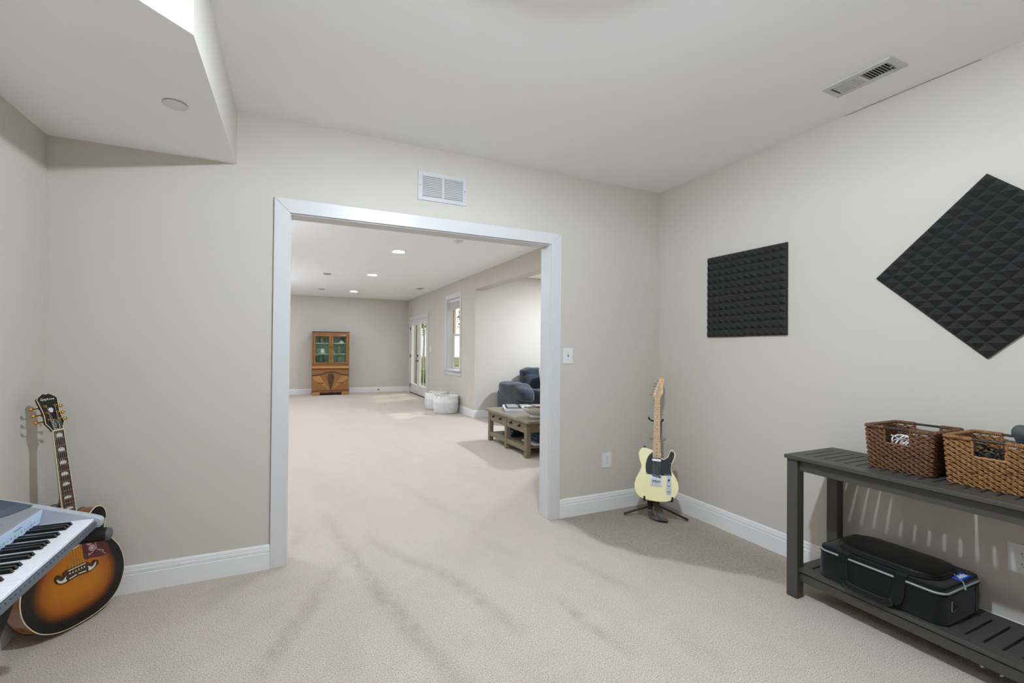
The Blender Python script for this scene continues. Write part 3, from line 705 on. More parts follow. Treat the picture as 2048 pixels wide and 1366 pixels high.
# ------------------------------------------------------------------ electric guitar
R_ = rot3(-.7002, .3725, -.033); S_ = 1.02; P0 = Vector((2.5858, 2.6422, .3154)); VB = .142
eg = thing('electric_guitar', 'cream electric guitar with black pickguard upright on a stand in the right corner', 'guitar', P0 + S_*(R_ @ Vector((0, -VB, 0))), R_, S_)
to = catmull([(.025,-.141),(.085,-.130),(.130,-.100),(.155,-.052),(.159,-.012),(.146,.036),(.119,.079),(.107,.109),(.112,.140),(.128,.178),(.137,.205),(.134,.236),(.114,.254),(.095,.240),(.081,.200),(.058,.181),(.034,.188),(.029,.225),(-.029,.238),(-.058,.247),(-.092,.253),(-.117,.240),(-.132,.205),(-.125,.159),(-.110,.110),(-.123,.064),(-.147,.012),(-.157,-.040),(-.148,-.087),(-.118,-.122),(-.066,-.138)], 5)
MB().prism(to, G, -.045, 0).build('body', M['tele'], eg, bevel=.004, seg=3, smooth=True, angle=50)
pgp = [(-.030,.222)] + catmull([(-.036,.218),(-.059,.190),(-.074,.150),(-.079,.106),(-.073,.052)], 4, False) + [(-.041,.052),(.043,.052),(.071,.056),(.110,.056)] + catmull([(.107,.085),(.103,.112),(.109,.150),(.125,.193),(.129,.224),(.120,.243),(.106,.243),(.097,.230),(.087,.200),(.070,.182),(.050,.172),(.032,.176)], 4, False) + [(.030,.200)]
pgp = pgp[::-1] if sum(pgp[i-1][0]*pgp[i][1]-pgp[i][0]*pgp[i-1][1] for i in range(len(pgp))) < 0 else pgp
pgo = MB().prism(pgp, G, 0, .0022).build('pickguard', mat('black satin pickguard', (16,17,19), .45, spec=.3), eg)
for a, b in ((-.035,.208), (-.072,.145), (-.068,.058), (.115,.236), (.106,.150), (.065,.062), (.104,.062)): MB().ball(G(a, b, .0024), (.0035,.0035,.0012), 10, 5).build('screw', M['chrome'], pgo, smooth=True)
bp = MB().prism(rrect(-.041, .041, -.028, .074, .008), G, 0, .0018).box(-.041, -.039, -.028+VB, .05+VB, 0, .009).box(.039, .041, -.028+VB, .05+VB, 0, .009).box(-.041, .041, -.029+VB, -.026+VB, 0, .009).build('bridge_plate', M['chrome'], eg)
th_ = math.radians(-14)
pk = MB().prism([(a*math.cos(th_)-b*math.sin(th_), a*math.sin(th_)+b*math.cos(th_)+.046) for a, b in rrect(-.036, .036, -.010, .010, .0098)], G, .0018, .0055).build('bridge_pickup', M['black'], eg)
for k in range(6):
    a = -.026+.0104*k; MB().cyl(G(a*math.cos(th_), a*math.sin(th_)+.046, .0055), G(a*math.cos(th_), a*math.sin(th_)+.046, .0062), .0026, 10).build('pole_piece', M['chrome'], pk)
for k in range(6):
    a = -.0262+.0105*k; MB().cyl(G(a, -.001, .0075), G(a, .012, .0075), .0042, 10).cyl(G(a, -.026, .0065), G(a, 0, .0065), .0015, 6).build('saddle', M['chrome'], eg, smooth=True)
MB().prism(rrect(-.034, .034, .153, .173, .0098), G, .0022, .0075).build('neck_pickup', M['chrome'], eg, bevel=.0015, smooth=True)
cp = MB().prism(rrect(.073, .105, -.086, .070, .0158), G, 0, .0022).build('control_plate', mat('brushed chrome plate', (150,150,160), .3, metal=1), eg)
MB().cyl(G(.089, .032, .002), G(.089, .026, .016), .003, 10, .0022).ball(G(.089, .022, .018), (.006,.008,.006), 12, 8).build('selector_switch', M['black'], eg, smooth=True)
for b in (-.012, -.055): MB().lathe([(.0088,0),(.0088,.013),(.0078,.015),(0,.0155)], G(.089, b, .0022), 20).build('knob', M['chrome'], eg, smooth=True)
m = MB(); secs = [(.180,.0285,.020), (.235,.0285,.020), (.250,.0275,.0215), (.40,.0252,.0205), (.640,.0208,.0185), (.655,.0212,.0165)]
for v, hw, dp in secs: m.v += neck_section(v, hw, dp, .004)
for i in range(len(secs)-1):
    for k in range(n-1): m.f.append((i*n+k, (i+1)*n+k, (i+1)*n+k+1, i*n+k+1))
    m.f.append((i*n, i*n+n-1, (i+1)*n+n-1, (i+1)*n))
m.f += [tuple(range(n)), tuple((len(secs)-1)*n+k for k in range(n))[::-1]]
m.build('neck', M['maple'], eg, smooth=True, angle=60)
ve = .648-fretd(21)-.007
def fw(v): return .0208 + (.0282-.0208)*(.648-v)/(.648-ve)
fb = MB().prism([(-fw(ve),ve),(fw(ve),ve),(fw(.648),.648),(-fw(.648),.648)], G, .004, .0104).build('fretboard', M['maple'], eg, bevel=.0008)
for k in range(1, 22):
    v = .648-fretd(k); MB().tube([G(-fw(v)+.0003, v, .0104), G(fw(v)-.0003, v, .0104)], .0011, 6).build('fret', M['iron'] if k % 2 == 5 else M['chrome'], fb, smooth=True)
for k in (3, 5, 7, 9, 12, 15, 17, 19, 21):
    vc = .648-(fretd(k)+fretd(k-1))/2
    for a in ((0,) if k != 12 else (-.012, .012)): MB().cyl(G(a, vc, .0104), G(a, vc, .0107), .0036, 12).build('dot_inlay', M['black'], fb)
MB().box(-.021, .021, .648+VB, .652+VB, .004, .0135).build('nut', M['cream'], eg)
hp = [(-.0205,.652),(.0225,.652)] + catmull([(.024,.662),(.030,.682),(.041,.700),(.045,.722),(.043,.750),(.047,.785),(.052,.812),(.046,.830),(.033,.838),(.018,.832),(.009,.812)], 4, False) + catmull([(-.006,.765),(-.030,.690),(-.031,.680),(-.024,.668)], 4, False)
hs = MB().prism(hp, G, -.012, .001).build('headstock', M['maple'], eg, bevel=.0015)
for k in range(6):
    v = .692+.0235*k; uo = -.029+.0075*k
    tn = bpy.data.objects.new('tuner', None); col.objects.link(tn); tn.parent = eg; tn.empty_display_size = .01
    MB().cyl(G(uo+.014, v, .001), G(uo+.014, v, .0022), .0058, 14).cyl(G(uo+.014, v, .002), G(uo+.014, v, .014), .003, 10).build('tuner_post', M['chrome'], tn, smooth=True)
    MB().cyl(G(uo+.012, v, -.017), G(uo-.014, v-.001, -.017), .0022, 8).ball(G(uo-.020, v-.001, -.017), (.008,.0065,.0035), 12, 6).build('tuner_button', M['chrome'], tn, smooth=True)
    us = -.0262+.0105*k; un = -.0172+.0069*k
    MB().tube([G(us, .004, .0118), G(un, .649, .0138), G(uo+.014, v, .006)], .0005+.0001*(5-k), 5).build('string', M['string'], eg)
for a, v in ((.018,.700), (.026,.748)): MB().cyl(G(a, v, .001), G(a, v, .006), .0042, 10).build('string_tree', M['chrome'], eg)
MB().cyl(G(-.088, .2505, -.022), G(-.088, .262, -.022), .006, 12).cyl(G(-.088, .262, -.022), G(-.088, .267, -.022), .010, 14, .008).build('strap_button', M['black'], eg, smooth=True)

# ------------------------------------------------------------------ guitar stand
gs = thing('guitar_stand', 'black folding guitar stand holding the cream electric guitar', 'stand', (2.655, 2.715, 0))
def W(o, q): return (q[0]-o[0], q[1]-o[1], q[2]-o[2])
o_ = (2.655, 2.715, 0)
hubz = .155
ax_ = [(2.655, 2.715, .05), (2.668, 2.728, .20), (2.760, 2.800, .60), (2.822, 2.850, .835)]
def gp(u, v, w):   # point in electric guitar frame -> world
    return tuple(P0 + S_*(R_ @ Vector((u, v, w))))
back = [gp(0, .10, -.062), gp(0, .25, -.062)]
hub = Vector((2.655, 2.715, .13))
top = Vector(gp(.03, .50, -.045))
MB().tube([W(o_, q) for q in (tuple(hub + Vector((0,0,-.07))), tuple(hub), gp(.012, .05, -.085), gp(.020, .25, -.075))], .011, 12).build('post', M['blackm'], gs, smooth=True)
MB().ribbon([W(o_, q) for q in (gp(.020, .22, -.075), gp(.030, .36, -.066), gp(.034, .475, -.055))], tuple(R_ @ Vector((1,0,0))), .008, .007).build('upper_bar', M['blackm'], gs, bevel=.001)
MB().tube([W(o_, q) for q in (gp(-.062, .487, .012), gp(-.058, .482, -.004), gp(-.040, .478, -.030), gp(.0, .476, -.036), gp(.036, .478, -.034), gp(.045, .480, -.022), gp(.043, .484, -.004))], .0062, 10).ball(W(o_, gp(-.063, .488, .016)), .008, 10, 8).ball(W(o_, gp(.043, .485, .0)), .0075, 10, 8).build('neck_yoke', M['black'], gs, smooth=True)
for sg in (-1, 1):
    a, ve_ = (.113, -.113) if sg > 0 else (-.083, -.130)
    MB().tube([W(o_, q) for q in (tuple(hub + Vector((0,0,.02))), gp(a*.5, -.125, -.085), gp(a*.95, ve_-.006, -.070), gp(a, ve_-.010, -.035), gp(a, ve_-.010, .004), gp(a*1.01, ve_+.010, .012), gp(a*1.01, ve_+.016, .012))], [.007,.007,.0075,.008,.008,.0075,.006], 10).build('cradle_arm', M['black'], gs, smooth=True)
for q in ((2.463, 2.865), (2.837, 2.563)):
    qq = Vector((q[0], q[1], .012)); hb = hub + Vector((0,0,-.02)); mid = hb.lerp(qq, .5)
    MB().tube([W(o_, tuple(p)) for p in (hb, mid, hb.lerp(qq, .86), qq)], [.008,.008,.0085,.0105], 10).build('leg', M['blackm'], gs, smooth=True)
wv = Vector((.74, -.67, 0)).normalized()
MB().ribbon([W(o_, tuple(p)) for p in (hub + Vector((0,0,.02)), hub + Vector((-.02,-.022,.0)), Vector((2.640, 2.655, .06)), Vector((2.648, 2.625, .028)), Vector((2.652, 2.612, .012)))], tuple(wv), .026, .010).build('front_leg', M['strap'], gs, bevel=.002)
MB().ribbon([W(o_, tuple(p)) for p in (hub + Vector((-.035,.03,.01)), Vector((2.592, 2.708, .07)), Vector((2.590, 2.690, .03)), Vector((2.612, 2.648, .010)), Vector((2.642, 2.606, .008)))], tuple(wv), .020, .012).build('folded_brace', M['blackm'], gs, bevel=.002)

# ------------------------------------------------------------------ keyboard (long axis along y, player side towards +x)
KY1, KY0 = 2.195, 1.235
kb = thing('keyboard', 'silver portable keyboard with white and black keys at the left edge', 'keyboard', (-.87, 1.72, .647))
ko = (-.87, 1.72, .647)
prof = [(-.684,.672),(-.681,.668),(-.681,.652),(-.688,.6475),(-1.07,.6475),(-1.085,.66),(-1.085,.80),(-1.075,.812),(-1.05,.815),(-.845,.744),(-.838,.738),(-.846,.690),(-.846,.668),(-.70,.668)]
fx = lambda a, b, h: (a-ko[0], h-ko[1], b-ko[2])
pr = prof[::-1]
MB().prism(pr[::-1], fx, KY1-.032, KY0+.032).build('case', M['silver'], kb, bevel=.002)
for y0, y1 in ((KY1-.032, KY1), (KY0, KY0+.032)):
    ce = [(-.672,.6475),(-1.075,.6475),(-1.085,.66),(-1.085,.80),(-1.075,.812),(-1.05,.815),(-.845,.746),(-.715,.700),(-.690,.690),(-.672,.682),(-.666,.672),(-.668,.655)]
    MB().prism(ce, fx, y1, y0).build('end_cheek', M['silverl'], kb, bevel=.003, smooth=True)
# key slip (front rail) and printed riser
B(-.694-ko[0], -.680-ko[0], KY0+.033-ko[1], KY1-.033-ko[1], .650-ko[2], .6725-ko[2]).build('key_slip', M['greyrail'], kb, bevel=.002)
MB().add([fx(-.8365,.7395,KY0+.033), fx(-.8365,.7395,KY1-.033), fx(-.8445,.692,KY1-.033), fx(-.8445,.692,KY0+.033), fx(-.84,.7395,KY0+.033), fx(-.84,.7395,KY1-.033), fx(-.848,.692,KY1-.033), fx(-.848,.692,KY0+.033)], [(0,3,2,1), (4,5,6,7), (0,1,5,4), (1,2,6,5), (2,3,7,6), (3,0,4,7)]).build('riser_panel', mat('pale blue riser panel', (196,214,234), .4), kb)
ic = MB()
rx = lambda z: -.8365 - (.7395-z)*.008/.0475 + .0004
for k in range(28):
    y = KY1-.05-.0205*k - (.004 if k % 3 else 0); hh = .004+.002*((k*7) % 3)
    z = .702+.0015*((k*5) % 3)
    ic.add([fx(rx(z)+.0002, z, y), fx(rx(z)+.0002, z, y-.006-.002*((k*3) % 2)), fx(rx(z+hh)+.0002, z+hh, y-.005), fx(rx(z+hh)+.0002, z+hh, y-.002)], [(0,1,2,3)])
ic.add([fx(rx(.724)+.0003, .724, KY1-.165), fx(rx(.724)+.0003, .724, KY1-.215), fx(rx(.727)+.0003, .727, KY1-.215), fx(rx(.727)+.0003, .727, KY1-.165)], [(0,1,2,3)])
ic.build('printed_icons', M['ink'], kb)
PITCH = .0235; y0 = KY1-.033
def topz(x): return .744 + (-.845-x)*(.815-.744)/.205
pat = [0,1,1,0,1,1,1]       # from top C downwards: black key below? C:none B:yes A:yes G:yes F:no E:yes D:yes
blk = {1:1, 2:1, 3:1, 5:1, 6:1}
for k in range(36):
    ya_ = y0 - PITCH*k
    B(-.843-ko[0], -.689-ko[0], ya_-PITCH+.0006-ko[1], ya_-.0006-ko[1], .674-ko[2], .6855-ko[2]).build('white_key', M['keyw'], kb, bevel=.0012, seg=1)
    B(-.700-ko[0], -.6898-ko[0], ya_-PITCH/2-.003-ko[1], ya_-PITCH/2+.003-ko[1], .664-ko[2], .674-ko[2]) if False else None
nt_ = MB()
for k in range(36):
    yc_ = y0-PITCH*(k+1); nt_.box(-.6805-ko[0], -.6795-ko[0], yc_-.003-ko[1], yc_+.003-ko[1], .6685-ko[2], .6735-ko[2])
nt_.build('key_slip_notches', M['black'], kb)['kind'] = 'stuff'
off = {1: -.0015, 2: 0, 3: .0015, 5: -.001, 6: .001}
for k in range(35):
    d = k % 7
    if d in (1, 2, 3, 5, 6):     # boundary between white k and k+1
        yc_ = y0-PITCH*(k+1)+off[d]
        m = MB(); w0, w1 = .0066, .0048
        xs = (-.843, -.742, -.735)
        m.add([fx(xs[0],.6855,yc_-w0), fx(xs[2],.6855,yc_-w0), fx(xs[2],.6855,yc_+w0), fx(xs[0],.6855,yc_+w0), fx(xs[0],.697,yc_-w1), fx(xs[1],.697,yc_-w1), fx(xs[1],.697,yc_+w1), fx(xs[0],.697,yc_+w1)], [(0,1,2,3), (4,7,6,5), (0,4,5,1), (1,5,6,2), (2,6,7,3), (3,7,4,0)])
        m.build('black_key', M['keyb'], kb, bevel=.001)
# raised dark speaker panel on the sloping top: outline in (x,y), rounded front edge
sp = catmull([(-.868, KY1-.018),(-.880, KY1-.10),(-.905, KY1-.20),(-.925, KY1-.30),(-.93, KY1-.45),(-.925, KY1-.60),(-.905, KY1-.72),(-.880, KY1-.80),(-.868, KY1-.92)], 5, False)
sp = sp + [(-1.068, KY1-.92), (-1.068, KY1-.018)]
cx_, cy_ = -.99, KY1-.47
def sh(q, s, d): return (cx_+(q[0]-cx_)*s, cy_+(q[1]-cy_)*(1-(1-s)*.35), d)
m = MB(); n_ = len(sp)
for s_, d in ((1, .0), (.985, .004), (.80, .016)):
    for q in sp:
        x, y, d_ = sh(q, s_, d); m.v.append((x-ko[0], y-ko[1], topz(x)+d_-ko[2]))
for i in range(2):
    for k in range(n_): m.f.append((i*n_+k, (i+1)*n_+k, (i+1)*n_+(k+1) % n_, i*n_+(k+1) % n_)[::-1])
m.f.append(tuple(2*n_+k for k in range(n_)))
m.build('speaker_panel', M['panelblue'], kb, smooth=True, angle=12)
# printed words and buttons on the silver panel (too small to read in the photo: strokes only)
ik = MB(); rr = random.Random(3)
for (x, yb, L_, th_) in ((-.872, KY1-.205, .050, .0022), (-.884, KY1-.255, .05, .002), (-.893, KY1-.262, .06, .002)):
    yy = yb
    while yy > yb-L_:
        l = rr.uniform(.003, .007); x_ = x + rr.uniform(-.0006, .0006)
        ik.add([(x_-ko[0], yy-ko[1], topz(x_)+.0006-ko[2]), (x_-ko[0], yy-l-ko[1], topz(x_)+.0006-ko[2]), (x_+th_-ko[0], yy-l-ko[1], topz(x_+th_)+.0006-ko[2]), (x_+th_-ko[0], yy-ko[1], topz(x_+th_)+.0006-ko[2])], [(0,1,2,3)]); yy -= l+.0022
ik.build('panel_lettering', M['inkblue'], kb)
for k in range(5): MB().ball((-.868-ko[0], KY1-.305-.03*k-ko[1], topz(-.868)-ko[2]), (.006, .010, .004), 12, 6).build('button', M['greyrail'], kb, smooth=True)

# ------------------------------------------------------------------ keyboard stand
so_ = (-.86, 1.72, 0)
ks = thing('keyboard_stand', 'black folding stand with round foam capped arms under the silver keyboard', 'stand', so_)
for y in (2.155, 1.28):
    ar = MB().cyl(W(so_, (-.645, y, .6225)), W(so_, (-1.06, y, .6225)), .0235, 20)
    for k in range(20):
        a = 2*PI*k/20; c_, s_ = math.cos(a)*.0238, math.sin(a)*.0238
        ar.cyl(W(so_, (-.650, y+c_, .6225+s_)), W(so_, (-1.05, y+c_, .6225+s_)), .0015, 5)
    a_ = ar.build('arm', M['black'], ks, smooth=True)
    MB().lathe([(0, .014), (.014, .013), (.0215, .008), (.0235, 0), (0, 0)][::-1], W(so_, (-.645, y, .6225)), 20, lambda q: Vector((q.z, q.x, q.y))).build('end_cap', M['darkgrey'], a_, smooth=True)
for x, (y0_, y1_) in ((-.865, (2.155, 1.56)), (-.90, (1.28, 1.875)), (-.985, (2.155, 1.56)), (-1.02, (1.28, 1.875))):
    MB().tube([W(so_, (x, y0_, .60)), W(so_, (x, y1_, .04))], .014, 4).build('leg', M['blackm'], ks)
for y in (1.56, 1.875):
    MB().cyl(W(so_, (-.70, y, .022)), W(so_, (-1.08, y, .022)), .016, 14).cyl(W(so_, (-.69, y, .022)), W(so_, (-.72, y, .022)), .022, 14).cyl(W(so_, (-1.09, y, .022)), W(so_, (-1.06, y, .022)), .022, 14).build('foot_bar', M['blackm'], ks, smooth=True)

# ------------------------------------------------------------------ slatted console table
X0, X1, Y0, Y1, ZT = 2.490, 2.935, .26, 1.597, .775
bo = (2.71, .93, 0)
ct = thing('console_table', 'dark grey slatted wooden console table along the right wall', 'table', bo)
def slat_top(name, x0, x1, y0, y1, z0, z1, fw_, first, pitch, gap, seat):
    m = MB()
    def bx(*a): m.box(*[v - bo[i//2] for i, v in enumerate(a)])
    bx(x0, x0+fw_, y0, y1, z0, z1); bx(x1-fw_, x1, y0, y1, z0, z1)
    y = first
    bx(x0+fw_, x1-fw_, y+gap, y1, z0, z1)
    while y - pitch > y0+.05:
        bx(x0+fw_, x1-fw_, y-pitch+gap, y, z0+seat, z1); y -= pitch
    bx(x0+fw_, x1-fw_, y0, y, z0, z1)
    return m.build(name, M['bench'], ct, bevel=.0022)
slat_top('table_top', X0, X1, Y0, Y1, ZT-.020, ZT, .086, 1.535, .0488, .0065, .004)
slat_top('lower_shelf', X0+.035, X1-.025, Y0+.03, Y1-.035, .145, .165, .062, 1.497, .0545, .0095, .003)
LW = .057
for y in (Y1-.006-LW, Y0+.006):
    for x in (X0+.016, X1-.008-LW):
        B(x-bo[0], x+LW-bo[0], y-bo[1], y+LW-bo[1], 0, ZT-.020).build('leg', M['bench'], ct, bevel=.003)
for nm, x, z0, z1 in (('apron', X0+.034, ZT-.082, ZT-.028), ('apron', X1-.045, ZT-.082, ZT-.028), ('shelf_rail', X0+.044, .092, .138), ('shelf_rail', X1-.050, .092, .138)):
    B(x-bo[0], x+.022-bo[0], Y0+.063-bo[1], Y1-.063-bo[1], z0, z1).build(nm, M['bench'], ct, bevel=.002)
for y in (Y1-.045, Y0+.023):
    B(X0+.073-bo[0], X1-.065-bo[0], y-bo[1], y+.022-bo[1], ZT-.082, ZT-.028).build('apron', M['bench'], ct, bevel=.002)
    B(X0+.073-bo[0], X1-.065-bo[0], y-bo[1], y+.022-bo[1], .092, .138).build('shelf_rail', M['bench'], ct, bevel=.002)
MB().prism([(0,0),(.03,0),(.012,-.045),(0,-.06)], lambda a, b, h: (X0+.073+h-bo[0], Y1-.063-a-bo[1], ZT-.082+b), 0, .02).build('corner_brace', M['bench'], ct) if False else None

# ------------------------------------------------------------------ wicker baskets
def wicker(name, label, loc, mt, seed, wy=.238, dx=.262, hgt=.205):
    """open seagrass basket: local origin at the base centre; front is -x"""
    rnd = random.Random(seed)
    g = thing(name, label, 'basket', loc, group='wicker baskets on the console table')
    rows = 17; rp = (hgt-.016)/rows; flare = .012
    oh = .048                                    # half width of the hand hole
    hole0 = 11                                   # rows above this are interrupted at the hand holes
    def per(z, s):                               # rounded rectangle perimeter, s in 0..1 starting at the middle of the front
        hx, hy = dx/2+flare*z/hgt, wy/2+flare*z/hgt*.8; r = .018
        L1 = 2*(hx-r); L2 = 2*(hy-r); q = PI*r/2; tot = 2*L1+2*L2+4*q; d = (s % 1)*tot
        segs = [('f', L2/2), ('c', q, 1), ('r', L1), ('c', q, 2), ('b', L2), ('c', q, 3), ('l', L1), ('c', q, 4), ('f2', L2/2)]
        for sg in segs:
            if d <= sg[1]: break
            d -= sg[1]
        k = sg[0]
        if k == 'f': return (-hx, -d), (-1, 0)
        if k == 'f2': return (-hx, (hy-r)-d), (-1, 0)
        if k == 'r': return (-hx+r+d, -hy), (0, -1)
        if k == 'b': return (hx, -hy+r+d), (1, 0)
        if k == 'l': return (hx-r-d, hy), (0, 1)
        a = d/r
        cx_, cy_, a0 = {1: (-hx+r, -hy+r, PI), 2: (hx-r, -hy+r, 1.5*PI), 3: (hx-r, hy-r, 0), 4: (-hx+r, hy-r, PI/2)}[sg[2]]
        a = a0 + a
        return (cx_+r*math.cos(a), cy_+r*math.sin(a)), (math.cos(a), math.sin(a))
    tot = 2*(dx+wy); rib = .0165; NR = int(round(tot/rib/2))*2
    body = MB()
    steps = NR*4
    def strand(z, s0, s1, ph, closed, r, tw, sgn):
        n_ = max(8, int((s1-s0)*steps)); pts = []
        for i in range(n_ + (0 if closed else 1)):
            s = s0+(s1-s0)*i/n_; (x, y), (nx, ny) = per(z, s)
            wv = math.sin(PI*NR*s+ph); o = .0052*wv
            zz = z + .0034*math.sin(PI*NR*s*1.0+ph+tw) + .0009*rnd.uniform(-1, 1)
            pts.append((x+nx*o, y+ny*o, zz))
        body.tube(pts, [r*rnd.uniform(.86, 1.14) for _ in pts], 5, closed=closed)
    sh_ = oh/tot
    for k in range(rows):
        z = .007+rp*k
        for q in (0, 1):
            ph = PI*(k+q) ; r = rp*.34
            zz = z + (q-.5)*rp*.36
            if k < hole0: strand(zz, .5, 1.5, ph, True, r, PI/2, 1 if q else -1)
            else:
                for a, b in ((sh_, .5-sh_), (.5+sh_, 1-sh_)): strand(zz, a, b, ph, False, r, PI/2, 1 if q else -1)
    # hand-hole edges, ribs, floor
    for s0 in (0, .5):
        for e in (-sh_, sh_):
            pts = []
            for k in range(9):
                z = .007+rp*hole0 + (hgt-.007-rp*hole0)*k/8; (x, y), (nx, ny) = per(z, s0+e); pts.append((x, y, z))
            body.tube(pts, .0052, 6)
        pts = [(lambda p, z: (p[0][0], p[0][1], z))(per(.007+rp*hole0, s0-sh_+2*sh_*k/10), .006+rp*hole0+.0015*math.sin(k*2.2)) for k in range(11)]
        body.tube(pts, .0062, 6)
    hx, hy = dx/2-.004, wy/2-.004
    body.box(-hx, hx, -hy, hy, .002, .008)
    body.build('woven_body', mt, g, smooth=True, angle=80)
    # wrapped rim
    rim = MB()
    for a, b in ((sh_, .5-sh_), (.5+sh_, 1-sh_)):
        n_ = 230; L_ = tot*(b-a)
        core = []; wrap = []
        for i in range(n_+1):
            s = a+(b-a)*i/n_; (x, y), (nx, ny) = per(hgt, s); core.append((x, y, hgt-.002))
            t = i/n_*L_/.0062*2*PI/1.0
            wrap.append((x+nx*.0078*math.cos(t), y+ny*.0078*math.cos(t), hgt-.002+.0078*math.sin(t)))
        rim.tube(core, .0072, 8); 
        w2 = []
        n2 = int(L_/.0062)*8
        for i in range(n2+1):
            s = a+(b-a)*i/n2; (x, y), (nx, ny) = per(hgt, s); t = 2*PI*i/8
            w2.append((x+nx*.0072*math.cos(t), y+ny*.0072*math.cos(t), hgt-.002+.0072*math.sin(t)))
        rim.tube(w2, .0030, 5)
    rim.build('wrapped_rim', mt, g, smooth=True, angle=80)
    for s0 in (0, .5):
        (x0, y0_), _ = per(hgt, s0-sh_*1.12); (x1, y1_), _ = per(hgt, s0+sh_*1.12)
        MB().cyl((x0, y0_, hgt-.002), (x1, y1_, hgt-.002), .0058, 14).build('handle', M['dowel'], g, smooth=True)
    return g
wicker('wicker_basket', 'dark brown wicker basket with white cables inside, left of the two on the console table', (2.772, 1.153, ZT), M['wickerd'], 1)
wicker('wicker_basket', 'golden brown wicker basket with black cables inside, right of the two on the console table', (2.778, .848, ZT), M['wickerl'], 2, wy=.262)
# cables in the baskets
def coil(cx_, cy_, cz_, n, r0, seed, h_, rad, mt, name, label):
    rnd = random.Random(seed); pts = []
    for i in range(n):
        a = i*.62; rr_ = r0*rnd.uniform(.55, 1.0)
        pts.append((cx_+rr_*math.cos(a)*1.15, cy_+rr_*math.sin(a), cz_+h_*(.5+.5*math.sin(i*1.13+seed))*rnd.uniform(.75, 1.0)))
    return tag(MB().tube(catmull(pts, 5, False), rad, 7).build(name, mt, smooth=True, origin='base'), label, 'cable')
coil(2.735, 1.160, ZT+.092, 34, .062, 2, .078, .0032, M['cablew'], 'coiled_cable', 'white coiled cable heaped inside the left wicker basket')
coil(2.79, 1.140, ZT+.016, 30, .070, 5, 0.06, .004, M['cableb'], 'coiled_cable', 'dark coiled cable under the white one in the left wicker basket')
coil(2.735, .868, ZT+.055, 46, .072, 4, .118, .0042, M['cableb'], 'coiled_cable', 'black coiled cable heaped inside the right wicker basket')
tag(MB().tube([(2.850, .812, ZT+.012), (2.843, .812, ZT+.12), (2.835, .814, ZT+.185)], [.010, .010, .011], 14).ball((2.832, .814, ZT+.232), (.020, .030, .034), 20, 12).tube([(2.835, .814, ZT+.180), (2.833, .814, ZT+.215)], [.012, .024], 16).build('microphone', M['darkgrey'], smooth=True, origin='base'), 'dark grey rounded microphone head poking out of the right wicker basket', 'microphone')

# ------------------------------------------------------------------ soft instrument case on the lower shelf
cb = (2.725, 1.205, .165)
ic_ = thing('instrument_case', 'black soft zipped instrument case on the lower shelf of the console table', 'case', cb)
x0, x1, y0, y1, hz = -.178, .178, -.252, .252, .160
def rsec(x0, x1, y0, y1, r, z): return [(a, b, z) for a, b in rrect(x0, x1, y0, y1, r, 6)]
def loft(rings_, cap=True):
    m = MB(); n_ = len(rings_[0])
    for r in rings_: m.v += r
    for i in range(len(rings_)-1):
        for k in range(n_): m.f.append((i*n_+k, i*n_+(k+1) % n_, (i+1)*n_+(k+1) % n_, (i+1)*n_+k))
    if cap: m.f += [tuple(range(n_))[::-1], tuple((len(rings_)-1)*n_+k for k in range(n_))]
    return m
R0 = .045
def rs(d, z, r=R0): return rsec(x0+d, x1-d, y0+d, y1-d, max(r-d, .012), z)
loft([rs(.012, .0), rs(.003, .006), rs(0, .02), rs(-.003, .07), rs(0, .125), rs(.002, .138)]).build('case_body', M['bag'], ic_, smooth=True, angle=60)
loft([rs(.002, .1445), rs(.003, .152), rs(.010, .159), rs(.022, .162), rs(.06, .165)]).build('lid', M['bag'], ic_, smooth=True, angle=50)
MB().tube([(a, b, .1412) for a, b, _ in rs(.0005, 0)], .0048, 6, closed=True).build('zipper', M['zip'], ic_, smooth=True)
MB().tube([(a, b, .158) for a, b, _ in rs(.007, 0)], .0026, 6, closed=True).build('piping', M['baglid'], ic_, smooth=True)
MB().tube([(a, b, .132) for a, b, _ in rs(-.001, 0)], .0022, 6, closed=True).build('piping', M['baglid'], ic_, smooth=True)
def ps(d, z): return rsec(-.150+d, .120-d, -.205+d, .195-d, .085-d*.6, z)
po = loft([ps(.0, .160), ps(-.002, .172), ps(.0, .186), ps(.006, .193), ps(.016, .196), ps(.07, .199)]).build('lid_pocket', M['baglid'], ic_, smooth=True, angle=50)
MB().tube([(a, b, .187) for a, b, _ in ps(-.001, 0)], .0025, 6, closed=True).tube([(a, b, .1725) for a, b, _ in ps(-.003, 0)], .0028, 6, closed=True).build('pocket_piping', M['black'], po, smooth=True)
for y in (.128, -.100):
    sgn = 1 if y > 0 else -1
    MB().ribbon([(x0+.03, y, .167), (x0+.002, y, .160), (x0-.009, y, .120), (x0-.012, y-.002*sgn, .07), (x0-.020, y-.008*sgn, .042), (x0-.030, y-.022*sgn, .028)], (0, 1, 0), .022, .004).build('handle_strap', M['bag'], ic_, bevel=.001)
MB().tube(catmull([(x0-.026, .108, .030), (x0-.034, .08, .022), (x0-.036, .02, .020), (x0-.034, -.05, .022), (x0-.026, -.080, .030)], 4, False), .0165, 10).build('handle_grip', M['bag'], ic_, smooth=True)
dz = MB(); yy = y0-.001
dz.tube([(-.124, yy-.004, .108), (-.127, yy-.005, .066), (-.122, yy-.005, .060), (-.076, yy-.005, .072), (-.074, yy-.005, .080), (-.118, yy-.004, .110)], .0022, 6, closed=True).build('d_ring', M['chrome'], ic_, smooth=True)
MB().tube([(.040, y0+.062, .176), (.015, y0+.028, .172), (-.006, y0+.002, .166), (-.012, y0-.006, .154)], .0022, 6).tube([(-.012, y0-.006, .154), (-.014, y0-.009, .138)], .0042, 8).build('zip_pull', M['zip'], ic_, smooth=True)
